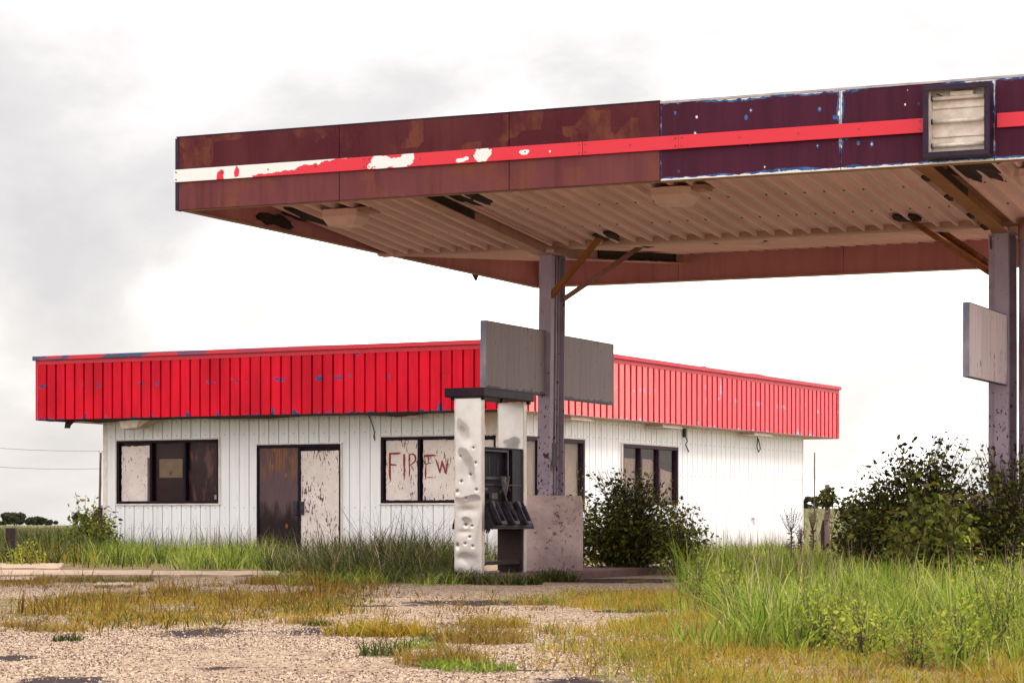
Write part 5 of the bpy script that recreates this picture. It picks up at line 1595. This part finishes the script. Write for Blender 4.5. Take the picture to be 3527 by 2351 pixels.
# olive mat, left middle: brown at the back, golden at the front
def d_olive(X, Y, px, py):
    lim = 1330 - 520 * sm(py, 2105, 2150)
    pat = sm(fbm(X * 1.0, Y * .36, 4, 9), .47, .57) + .04
    return pat * sm(px, lim + 160 * (fbm(X * .4, Y * .8, 2, 3) - .2), lim - 260) * sm(py, 1985, 2004) * sm(py, 2172, 2118 + 40 * fbm(X * .8, Y * 0, 3, 1))
front = lambda py: sm(py, 2040, 2085)
Pz = sample(7000, 2250, 2180, 3660, 2440, 38, lambda X, Y, px, py: .5 * sm(px, 2300, 2700) + .3)
blades('low_apron', Pz, .02 + .05 * np.random.default_rng(39).random(len(Pz)), M['g_yellow'], .003, .7, .6, 40, 3, 'very short golden grass in the right bottom corner')
for nm, mt, n_, h, sd_, fn, lab in (('olive_grass', 'g_brown', 9500, .058, 41, lambda f: 1 - .85 * f, 'low brown olive grass at the back of the left mat'), ('golden_mat', 'g_yellow', 7500, .044, 42, lambda f: f, 'golden grass along the front of the left mat'), ('mat_green', 'g_dark', 2200, .07, 43, lambda f: .8 - .4 * f, 'dull green blades through the left mat')):
    P_ = sample(n_, -60, 1985, 1500, 2178, sd_, lambda X, Y, px, py: d_olive(X, Y, px, py) * fn(front(py)) * (1 if sd_ < 43 else sm(fbm(X * .9, Y * .4, 3, 44), .5, .6)))
    H_ = h * (.4 + 1.0 * np.random.default_rng(sd_).random(len(P_)) ** 1.6) * (.3 + 1.7 * fbm(P_[:, 0] * 1.3, P_[:, 1] * .5, 3, 12) ** 1.4)
    blades(nm, P_, H_, M[mt], .0042, .5, .65, sd_ + 4, 3, lab)
Pf, Hf, Af, _ = clumps(sample(130, 0, 1992, 1400, 2120, 47, d_olive), 12, .10, .16, 48)
blades('mat_tufts', Pf, Hf, M['g_brown'], .004, .4, .5, 49, 3, 'taller brown tufts standing in the left mat', az=Af)
Ph, Hh, Ah, _ = clumps(np.concatenate([sample(70, -40, 2105, 760, 2195, 91), sample(60, 1000, 2040, 2350, 2100, 92), sample(40, 700, 2100, 1900, 2150, 93)]), 12, .09, .055, 94)
blades('scattered_grass', Ph, Hh, M['g_brown'], .0034, .6, .6, 95, 3, 'tiny brown grass scattered along cracks in the gravel', az=Ah)
# dark rank grass in front of the doors and beside the pump
def d_rank(X, Y, px, py):
    u, w = in_island(X, Y)
    ok = ~((u > 1.80) & (u < 3.05) & (w > 2.2) & (w < 8.6))
    lo = sm(px, 900, 1010) * sm(px, 1640, 1575)
    top = 2008 - 30 * np.abs(px - 1330) / 330
    return ok * lo * sm(py, top + 4, top - 12) * (.25 + .75 * sm(fbm(X * 1.0, Y * .5, 3, 14), .38, .6))
Cr = sample(300, 850, 1955, 1650, 2012, 51, d_rank)
hp = .55 + .75 * np.exp(-((Cr[:, 0] - gx(1330, 30)) / 1.1) ** 2)
Pr, Hr, Ar, Ir = clumps(Cr, 20, .16, .30, 52)
blades('rank_grass', Pr, Hr * hp[Ir], M['g_dark'], .0068, .34, .55, 6, 4, 'dark rank grass clump between the doors and the pump', az=Ar)
gr = np.random.default_rng(12)
cw = np.exp(-((Pr[:, 0] - gx(1360, 30)) / 1.2) ** 2); ii = gr.choice(len(Pr), 170, False, cw / cw.sum())
blades('arching_stalks', Pr[ii], .62 + .55 * gr.random(170), M['g_stalk'], .0052, .42, .65, 7, 6, 'long dark arching grass stalks in front of the lettered window')
Cq = sample(45, 930, 1985, 1600, 2016, 54)
Pq, Hq, Aq, _ = clumps(Cq, 20, .14, .16, 55)
jj = gr.choice(len(Pr), 200, False)
blades('dead_stems', Pr[jj], .30 + .45 * gr.random(200), M['g_straw'], .0038, .35, .5, 57, 4, 'straw coloured dead stems through the rank clump')
blades('rank_fringe', Pq, Hq, M['g_fresh'], .005, .6, .6, 56, 3, 'lighter low grass fringe along the front of the rank clump', az=Aq)
# verge along the front wall
def d_verge(X, Y, px, py): return (~in_store(X, Y, .08)) * sm(px, 250, 420) * sm(px, 980, 720) * (.06 + .94 * sm(fbm(X * 1.0, Y * .6, 3, 15), .38, .58)) * sm(py, 1966, 1946)
Cv = sample(420, 240, 1908, 1200, 1966, 61, d_verge)
gv = np.random.default_rng(13)
Pv, Hv, Av, _ = clumps(Cv, 18, .22, .27, 62, .65)
blades('verge_grass', Pv, Hv, M['g_fresh'], .0060, .34, .5, 8, 3, 'fresh light green verge grass below the left window', az=Av)
Pg = sample(3500, 240, 1905, 1200, 1960, 64, d_verge)
blades('verge_under', Pg, .10 + .15 * gv.random(len(Pg)), M['g_dark'], .008, .35, .5, 66, 3, 'dark undergrowth of the verge below the left window')
cw = np.exp(-((Pv[:, 0] - gx(640, 41)) / 2.0) ** 2); ii = gv.choice(len(Pv), 150, False, cw / cw.sum())
blades('verge_stalks', Pv[ii] + np.array([0, 2.0]), .5 + .38 * gv.random(150), M['g_stalk'], .0058, .26, .35, 9, 4, 'dark upright grass stalks against the white front wall')
def d_door(X, Y, px, py): return (~in_store(X, Y, .05)) * sm(px, 840, 900) * sm(px, 1750, 1600) * (.2 + .8 * sm(fbm(X, Y * .7, 3, 19), .42, .6))
Pd, Hd, Ad, _ = clumps(sample(190, 830, 1912, 1760, 1965, 63, d_door), 18, .2, .36, 67)
blades('wall_grass', Pd, Hd, M['g_dark'], .0075, .34, .5, 10, 3, 'dark grass growing along the wall under the doors', az=Ad)
# left edge undergrowth
def d_left(X, Y, px, py): return (~in_store(X, Y, .05)) * sm(px, 420, 280) * (.35 + .65 * sm(fbm(X * .8, Y * .5, 3, 23), .35, .55))
gl_ = np.random.default_rng(15)
Pl, Hl, Al, _ = clumps(sample(420, -80, 1868, 430, 1945, 65, d_left), 20, .25, .40, 68)
blades('left_grass', Pl, Hl, M['g_dark'], .009, .30, .5, 11, 3, 'dark green grass around the posts at the left edge', az=Al)
ii = gl_.choice(len(Pl), 1500, False)
blades('left_fringe', Pl[ii] + np.array([0, -1.5]), .20 + .26 * gl_.random(1500), M['g_yellow'], .009, .3, .5, 12, 3, 'yellow green fringe grass behind the broken slabs')
# meadow in the distance
def d_mead(X, Y, px, py): return (~in_store(X, Y, .3)) * (fbm(X * .4, Y * .2, 3, 27) > .38)
Pm = np.concatenate([sample(9000, -120, 1822, 420, 1885, 71, d_mead), sample(4500, 2740, 1815, 3560, 1900, 72, d_mead)])
zz = field_z(Pm[:, 0], Pm[:, 1]); zz = np.where((np.abs(Pm[:, 0]) < 15.5) & (Pm[:, 1] < 71), 0, zz)
blades('meadow_grass', np.column_stack([Pm, zz]), .16 + .28 * np.random.default_rng(16).random(len(Pm)), M['g_field'], .016, .25, .4, 13, 3, 'brownish meadow grass running back to the horizon')
# grass at the right wall foot and under the shrubs
def d_rw(X, Y, px, py): return (~in_store(X, Y, .05)) * (.3 + .7 * sm(fbm(X * .9, Y * .6, 3, 29), .38, .58))
Pw, Hw, Aw, _ = clumps(sample(400, 2330, 1892, 3560, 1985, 75, d_rw), 17, .2, .22, 76)
blades('wall_foot_grass', Pw, Hw, M['g_fresh'], .0075, .30, .5, 14, 3, 'light grass along the foot of the right white wall', az=Aw)
ii = np.random.default_rng(18).choice(len(Pw), 240, False)
blades('wall_foot_stalks', Pw[ii], .4 + .35 * np.random.default_rng(19).random(240), M['g_dark'], .005, .2, .35, 15, 4, 'thin dark stalks standing before the right wall')

# single tufts on the gravel and kerb: individuals
def tuft(px, py, r, h, n, mat, seed, label, group, z=0.0, lean=.7, name='grass_tuft', width=.0045):
    c = ground(px, py, z)
    g = np.random.default_rng(seed)
    a, q = g.random(n) * 6.283, r * np.sqrt(g.random(n))
    P = np.stack([np.cos(a) * q, np.sin(a) * q, np.zeros(n)], -1)
    H = h * (.5 + .7 * g.random(n)) * (1 - .4 * q / r)
    o = blades(name, P, H, mat, width, lean, .7, seed, 3, None, None)
    o.location = (c.x, c.y, z - .01)
    tag(o, label, 'grass tuft', group)
    return o
GT = 'grass tufts on the gravel'
tufts = [(190, 2165, .22, .10, 240, 'g_olive', 'brown grass tuft on gravel below the olive mat, near the left'), (45, 2152, .16, .07, 140, 'g_olive', 'small brown tuft at the far left edge of the gravel'),
         (236, 2200, .10, .08, 90, 'g_dark', 'tiny dark green tuft alone on the left gravel'), (485, 2120, .24, .10, 260, 'g_olive', 'spreading brown tuft at the tip of the olive mat'),
         (330, 2132, .22, .07, 200, 'g_olive', 'flat brown tuft beside the olive mat, left of the spreading one'), (1040, 2140, .20, .13, 160, 'g_olive', 'thin wispy tuft in the middle of the pale gravel'),
         (1100, 2148, .12, .08, 90, 'g_dark', 'small dark tuft touching the wispy one'), (1325, 2248, .15, .17, 130, 'g_dark', 'green spiky tuft in front of the dark stain'),
         (1290, 2180, .34, .20, 420, 'g_yellow', 'bushy golden tuft growing on the dark stain'), (1370, 2185, .24, .17, 300, 'g_yellow', 'second golden tuft on the stain, just right of the bushy one'),
         (1440, 2225, .16, .09, 150, 'g_fresh', 'low fresh green tuft between the stain and the front tufts'), (1530, 2275, .28, .17, 380, 'g_olive', 'wide straw coloured tuft low in the picture centre'),
         (1555, 2290, .16, .08, 150, 'g_fresh', 'bright green tuft at the foot of the wide straw tuft'), (1510, 2200, .16, .09, 140, 'g_dark', 'dull green tuft above the wide straw tuft'),
         (1650, 2300, .20, .09, 200, 'g_fresh', 'bright green tuft between bare gravel and yellow apron'), (1660, 2205, .32, .22, 420, 'g_olive', 'tall feathery straw tuft at the left edge of the yellow apron'),
         (1450, 2285, .08, .04, 60, 'g_olive', 'tiny flat tuft left of the wide straw tuft'), (1700, 2150, .26, .14, 300, 'g_yellow', 'golden tuft at the upper tip of the yellow apron'),
         (590, 2130, .12, .05, 90, 'g_dark', 'small flat green tuft right of the spreading brown one'), (1560, 2185, .12, .06, 90, 'g_yellow', 'tiny golden tuft near the end of the stain')]
for i, (px, py, r_, h_, n_, mt, lab) in enumerate(tufts): tuft(px, py, r_, h_, n_, M[mt], 200 + i, lab, GT)
KT = 'grass tufts along the island kerb'
tuft(1905, 1998, .30, .24, 420, M['g_dark'], 301, 'dark dome of grass at the foot of the concrete block', KT, 0, .5, width=.007)
tuft(1745, 2008, .42, .20, 520, M['g_dark'], 302, 'spreading dark grass in front of the pump opening', KT, 0, .8, width=.007)
tuft(1620, 2005, .36, .24, 420, M['g_dark'], 303, 'dark grass hiding the foot of the near steel panel', KT, 0, .6, width=.007)
tuft(1545, 2004, .42, .26, 520, M['g_dark'], 305, 'dark grass over the left end of the kerb before the near steel panel', KT, 0, .6, width=.007)
tuft(1470, 2000, .40, .30, 480, M['g_dark'], 306, 'dark grass where the rank clump meets the kerb', KT, 0, .5, width=.007)
tuft(2200, 2001, .20, .05, 160, M['g_olive'], 304, 'low brown grass on the kerb edge right of the block', KT)

# gravel stones on the lot
def stones(n, seed):
    g = np.random.default_rng(seed)
    P = np.concatenate([sample(int(n * .55), -80, 2130, 2600, 2430, seed, lambda X, Y, px, py: .35 + .65 * (fbm(X * 1.5, Y * .8, 3, 31) > .45)),
                        sample(int(n * .45), -80, 2010, 2500, 2200, seed + 1, lambda X, Y, px, py: .3 + .7 * (fbm(X * 1.2, Y * .6, 3, 33) > .47))])
    P = P[g.random(len(P)) > (.62 + .6 * fbm(P[:, 0] * 6, P[:, 1] * 2.5, 3, 50)) * stain_shade_f(P[:, 0], P[:, 1])]
    n = len(P)
    s = .0024 + .0048 * g.random(n) ** 2
    base = np.array([[1, .1, -.2], [-.1, 1, -.2], [-1, -.1, -.2], [.1, -1, -.2], [0, 0, .9]], float)
    J = base[None] * (0.65 + .7 * g.random((n, 5, 1)))
    an = g.random(n) * 6.283; c, s_ = np.cos(an), np.sin(an)
    V = np.stack([J[..., 0] * c[:, None] - J[..., 1] * s_[:, None], J[..., 0] * s_[:, None] + J[..., 1] * c[:, None], J[..., 2]], -1)
    V = V * s[:, None, None] * np.array([1.3, 1.1, 1]) + np.column_stack([P, lot_z(P[:, 0], P[:, 1]) + s * .2])[:, None, :]
    T = np.array([[0, 1, 4], [1, 2, 4], [2, 3, 4], [3, 0, 4]])
    F = (np.arange(n) * 5)[:, None, None] + T[None]
    o = fast_mesh('gravel', V.reshape(-1, 3), [F.reshape(-1, 3)], M['stone'])
    o['kind'] = 'stuff'; o['label'] = 'loose pale and dark gravel chips on the lot'
stones(100000, 81)

# woody shrubs
def shrub(name, label, cat, base, rad, height, nstem, nleaf, leaf, mat, seed, shoots=0, drop=0.0, group=None, flat=.8, stem_r=.012, shoot_h=1.35, bias=0.0):
    """stems fan out from the base; leaves ride on twigs in the shell and inside"""
    g = np.random.default_rng(seed)
    r = thing(name, label, cat, base, 0, group)
    mb = MB(); tips = []; LP, LD = [], []
    for i in range(nstem + shoots):
        sh_ = i >= nstem
        a = g.random() * 6.283
        out = rad * math.sqrt(g.random()) * (.55 if sh_ else 1)
        env = math.sqrt(max(.05, 1 - (out / (rad * 1.08)) ** 2)) if not sh_ else 1
        h = height * (env * (.50 + .62 * g.random() ** .8) * (.78 + .5 * vnoise(math.cos(a) * 1.6 + seed, math.sin(a) * 1.6)) if not sh_ else (1.0 + (shoot_h - 1) * g.random()))
        b0 = Vector((g.normal(0, .12 * rad), g.normal(0, .12 * rad) * flat, -.03))
        tip = Vector((math.cos(a) * out + bias * h, math.sin(a) * out * flat, h))
        mid = b0.lerp(tip, .5) + Vector((g.normal(0, .06) * rad - math.cos(a) * out * .22, g.normal(0, .06) * rad, .10 * h))
        pts = []
        for k in range(7):
            f = k / 6; p = b0 * (1 - f) ** 2 + mid * 2 * f * (1 - f) + tip * f * f
            p = p - Vector((0, 0, drop * f ** 3 * h * .2)); pts.append(p)
        mb.tube(pts, [stem_r * (1 - .8 * k / 6) for k in range(7)], 4, False)
        m_ = int(nleaf / (nstem + shoots) * (.8 if not sh_ else .7) * (.7 + .6 * g.random()))
        if sh_: m_ = int(m_ * .55)
        for k in range(m_):
            f = (.22 + .78 * g.random() ** .7) if not sh_ else (.35 + .65 * g.random())
            j = min(5, int(f * 6)); ff = f * 6 - j
            p = pts[j].lerp(pts[min(j + 1, 6)], ff)
            spread = (.040 if sh_ else .20) * (rad ** .5) * (1.15 - .75 * f if not sh_ else .75)
            q = Vector((g.normal(0, spread), g.normal(0, spread), g.normal(0, spread * .8)))
            pz = p + q
            if pz.z < .02: pz.z = .02 + .1 * g.random()
            LP.append(pz); LD.append((q.normalized() if q.length > 1e-5 else Vector((0, 0, 1))) + Vector((0, 0, -.25 - .3 * g.random())))
        # twigs
        if i % 2 == 0:
            for k in range(5):
                f = .35 + .6 * g.random(); j = min(5, int(f * 6)); p = pts[j]
                mb.tube([p, p + Vector((g.normal(0, .14), g.normal(0, .14), .06 + .12 * g.random())) * rad ** .5], [stem_r * .35, stem_r * .12], 3, False)
    mb.build('stems', M['bark'], r, recalc=False)
    n = len(LP)
    P = np.array([tuple(p) for p in LP]); D = np.array([tuple(d) for d in LD]); D /= np.linalg.norm(D, axis=1)[:, None] + 1e-9
    L = leaf * (.45 + 1.05 * g.random(n) ** 1.5)[:, None]
    rv = g.normal(0, 1, (n, 3)); S = np.cross(D, rv); S /= np.linalg.norm(S, axis=1)[:, None] + 1e-9
    N_ = np.cross(S, D)
    V = np.stack([P, P + D * L * .38 + S * L * .30 + N_ * L * .10, P + D * L * .75 + S * L * .20 + N_ * L * .05, P + D * L, P + D * L * .75 - S * L * .20 + N_ * L * .05, P + D * L * .38 - S * L * .30 + N_ * L * .10], 1)
    b = (np.arange(n) * 6)[:, None]
    F = np.concatenate([b + np.array([[0, 1, 2, 3]]), b + np.array([[0, 3, 4, 5]])])
    fast_mesh('leaves', V.reshape(-1, 3), [F], mat, r)['kind'] = 'stuff'
    return r
q = ground(2190, 1968)
shrub('leafy_shrub', 'round dark leafy shrub against the right wall beside the concrete block', 'shrub', (gx(2160, 33.2), 33.2, 0), 1.0, 1.24, 150, 14500, .056, M['leaf_dark'], 401, 26, .2, None, .7, .011, 1.22)
shrub('leafy_shrub', 'smaller greener shrub at the right flank of the round dark one', 'shrub', (gx(2345, 32.6), 32.6, 0), .50, .92, 48, 2600, .052, M['leaf_mid'], 402, 9, .2, None, .7, .008, 1.2)
shrub('sapling', 'slim lime green sapling just right of the left column', 'sapling', (gx(2000, 33.4), 33.4, 0), .15, 1.40, 9, 300, .070, M['leaf_lime'], 403, 3, 0, None, 1, .009, 1.15)
shrub('tall_shrub', 'tall dark shrub with airy shoots left of the right column', 'shrub', (gx(3190, 29.0), 29.0, 0), 1.15, 1.40, 170, 17000, .058, M['leaf_dark'], 404, 30, .1, None, .6, .013, 1.30)
shrub('tall_shrub', 'dense dark shrub around the foot of the right column', 'shrub', (gx(3440, 28.4), 28.2, 0), .95, 1.34, 140, 13000, .052, M['leaf_dark'], 405, 18, .1, None, .6, .012, 1.25)
shrub('low_shrub', 'lower spreading shrub reaching left toward the gnarled post', 'shrub', (gx(3040, 30.0), 30.0, 0), .62, 1.12, 76, 6200, .058, M['leaf_dark'], 406, 9, .4, None, .7, .009, 1.2, -.05)
shrub('low_shrub', 'dark shrub close beside the gnarled post, left end of the thicket', 'shrub', (gx(2985, 31.5), 31.5, 0), .46, 1.02, 46, 3600, .056, M['leaf_dark'], 412, 7, .3, None, .7, .009, 1.15)
shrub('broad_leaf_plant', 'lighter broad leaved plant in front of the tall dark shrub', 'plant', (gx(3200, 26.6), 26.6, 0), .58, 1.10, 60, 2600, .080, M['leaf_mid'], 407, 0, .5, None, .8, .008)
shrub('corner_bush', 'ragged bush at the left corner of the store by the timber post', 'shrub', (gx(300, 45.5), 45.5, 0), .52, .95, 40, 1900, .085, M['leaf_mid'], 408, 4, .2, None, .8, .010, 1.75)
shrub('corner_bush', 'small dark bush close against the left wall corner', 'shrub', (gx(370, 46.4), 46.4, 0), .28, .85, 16, 520, .085, M['leaf_dark'], 409, 2, .2, None, .8, .008, 1.3)
q = at(2850, 1668, 46)
v = shrub('climbing_vine', 'leafy vine tuft hooded over the top of the gnarled post', 'vine', (q.x, 45.9, q.z - .40), .17, .46, 30, 460, .078, M['leaf_dark'], 410, 2, 2.2, None, 1, .005)
shrub('climbing_vine', 'trailing vine arching from the gnarled post toward the dark thicket', 'vine', (q.x + .34, 45.6, q.z - .62), .34, .50, 16, 420, .080, M['leaf_dark'], 411, 2, 2.0, None, .5, .005)
for i, (px, Y, h, rd, n_, lab) in enumerate(((2520, 19.2, .42, .26, 700, 'leafy yellow green weed where the tall grass begins'), (2810, 13.9, .36, .26, 900, 'bushy lime weed in front of the tall grass'), (2960, 13.2, .30, .30, 900, 'spreading lime weed right of the bushy one, low in the foreground'),
        (3440, 13.6, .56, .34, 1200, 'taller lime weed at the right edge of the foreground'), (3300, 12.2, .26, .24, 600, 'short lime weed in the bottom right corner'), (2410, 21.5, .50, .16, 420, 'slim upright lime weed at the left shoulder of the grass'), (3150, 12.3, .22, .22, 500, 'low lime weed at the bottom edge, left of the corner one'))):
    shrub('lime_weed', lab, 'weed', (gx(px, Y), Y, 0), rd, h, 26, n_, .025, M['leaf_lime'], 420 + i, 5, 0, 'yellow green weeds in the right grass', 1, .003, 1.25)
shrub('yellow_weed', 'yellow green weed below the short square post', 'weed', (gx(80, 38.5), 38.5, 0), .30, .36, 14, 420, .05, M['leaf_lime'], 431, 3, 0, None, 1, .005)
# tall dry weed before the wall corner
def dry_weed(px, Y, h, label, spread):
    r = thing('dry_weed', label, 'weed', (gx(px, Y), Y, 0)); g = random.Random(int(px))
    mb = MB(); mb.tube([(0, 0, -.02), (.01, 0, h * .4), (0, 0, h * .62)], [.016, .014, .010], 5, False)
    V = []
    for i in range(13):
        a = -1 + 2 * i / 12; z0 = h * (.48 + .10 * g.random()); L = h * (.30 + .16 * g.random())
        p0, p1 = Vector((0, 0, z0)), Vector((a * spread, g.uniform(-.1, .1), z0 + L * (1 - .25 * abs(a)))); pm = p0.lerp(p1, .5) + Vector((a * spread * .12, 0, -.02))
        mb.tube([p0, pm, p1], [.006, .004, .003], 3, False)
        for k in range(16):
            f = .35 + .65 * k / 15; p = p0.lerp(p1, f); V.append(p)
    for k in range(40):
        V.append(Vector((0, 0, h * (.05 + .5 * g.random()))))
    mb.build('stem', M['bark'], r, recalc=False)
    P = np.array([tuple(p) for p in V]); n = len(P); gg = np.random.default_rng(int(px))
    D = gg.normal(0, 1, (n, 3)); D[:, 2] = np.abs(D[:, 2]) * .5; D /= np.linalg.norm(D, axis=1)[:, None]; S = np.cross(D, gg.normal(0, 1, (n, 3))); S /= np.linalg.norm(S, axis=1)[:, None]
    L = np.where(np.arange(n) < n - 40, .030, .085)[:, None]
    Vv = np.stack([P, P + D * L * .5 + S * L * .22, P + D * L, P + D * L * .5 - S * L * .22], 1)
    F = (np.arange(n) * 4)[:, None] + np.array([[0, 1, 2, 3]])
    fast_mesh('seed_heads', Vv.reshape(-1, 3), [F], M['weed_head'], r)['kind'] = 'stuff'
dry_weed(2725, 40.5, .98, 'candelabra shaped dry weed before the right wall corner', .18)
dry_weed(2757, 41.0, .66, 'slim dry weed right of the candelabra weed', .07)
dry_weed(2800, 41.5, .98, 'tall dry weed between the wall corner and the gnarled post', .08)
# small white flowers
for i, (px, py) in enumerate(((2990, 2115), (3128, 2208), (3275, 2233), (3160, 2240), (3377, 2178))):
    Y = 16.5 - i * .4; p = at(px, py, Y)
    r = thing('white_flower', ('small white flower on a thin stalk, ' + ('highest in the right grass', 'left in the right grass gap', 'brightest, low in the right grass gap', 'lowest left of the brightest one', 'nearest the right edge')[i]), 'flower', (p.x, Y, 0), 0, 'white flowers in the right grass')
    MB().tube([(0, 0, 0), (.004, 0, p.z)], .0025, 4).build('stalk', M['bark'], r)
    mb = MB()
    for k in range(6):
        a = k * math.pi / 3; c, s = math.cos(a), math.sin(a)
        mb.extrude([(0, -.003, p.z), (.010 * c - .006 * s, -.006, p.z + .010 * s + .006 * c), (.020 * c, -.004, p.z + .020 * s), (.010 * c + .006 * s, -.006, p.z + .010 * s - .006 * c)], (0, .002, 0))
    mb.build('petals', M['petal'], r)

# distant trees
def far_tree(px, py_top, w_px, Y, seed, label):
    top = at(px, py_top, Y); h = top.z + .3; R = w_px / FPX * Y / 2
    zg = -.6
    g = np.random.default_rng(seed)
    r = thing('far_tree', label, 'tree', (top.x, Y, zg), 0, 'trees on the far edge of the meadow')
    H = top.z - zg
    mb = MB(); mb.tube([(0, 0, 0), (.05 * R, 0, H * .35), (0, 0, H * .6)], [.06 * R + .05, .05 * R + .04, .03], 6)
    cl = []
    for i in range(9):
        c = Vector((g.normal(0, R * .45), g.normal(0, R * .4), H * (.42 + .42 * g.random())))
        mb.tube([(0, 0, H * .25), tuple(c)], [.04, .015], 4); cl.append(c)
    mb.build('trunk', M['bark'], r)
    P = []
    for c in cl:
        k = 330; q = g.normal(0, 1, (k, 3)); q /= np.linalg.norm(q, axis=1)[:, None]; q *= (R * .36 * (.5 + .6 * g.random((k, 1))))
        q[:, 2] *= .7; P.append(np.array(c) + q)
    P = np.concatenate(P); P = P[(P[:, 2] > H * .1) & (P[:, 2] < H * 1.02)]; n = len(P)
    D = g.normal(0, 1, (n, 3)); D /= np.linalg.norm(D, axis=1)[:, None]; S = np.cross(D, g.normal(0, 1, (n, 3))); S /= np.linalg.norm(S, axis=1)[:, None]
    L = R * .11 * (.6 + .8 * g.random((n, 1)))
    V = np.stack([P - D * L, P + S * L * .7, P + D * L, P - S * L * .7], 1)
    F = (np.arange(n) * 4)[:, None] + np.array([[0, 1, 2, 3]])
    fast_mesh('crown', V.reshape(-1, 3), [F], M['leaf_far'], r)
far_tree(48, 1766, 92, 330, 501, 'largest round tree on the left horizon, right of the short post')
far_tree(128, 1779, 76, 335, 502, 'second round tree on the left horizon, right of the largest')
far_tree(168, 1790, 46, 345, 503, 'low tree trailing off at the right end of the left clump')
far_tree(2, 1792, 46, 325, 504, 'tree cut off by the left edge on the horizon')
far_tree(282, 1762, 60, 300, 505, 'tree behind the ragged bush at the store corner')
far_tree(2785, 1698, 70, 300, 506, 'dark tree beside the right wall corner on the rise')
far_tree(2818, 1716, 34, 310, 507, 'small tree by the thin pole on the rise')
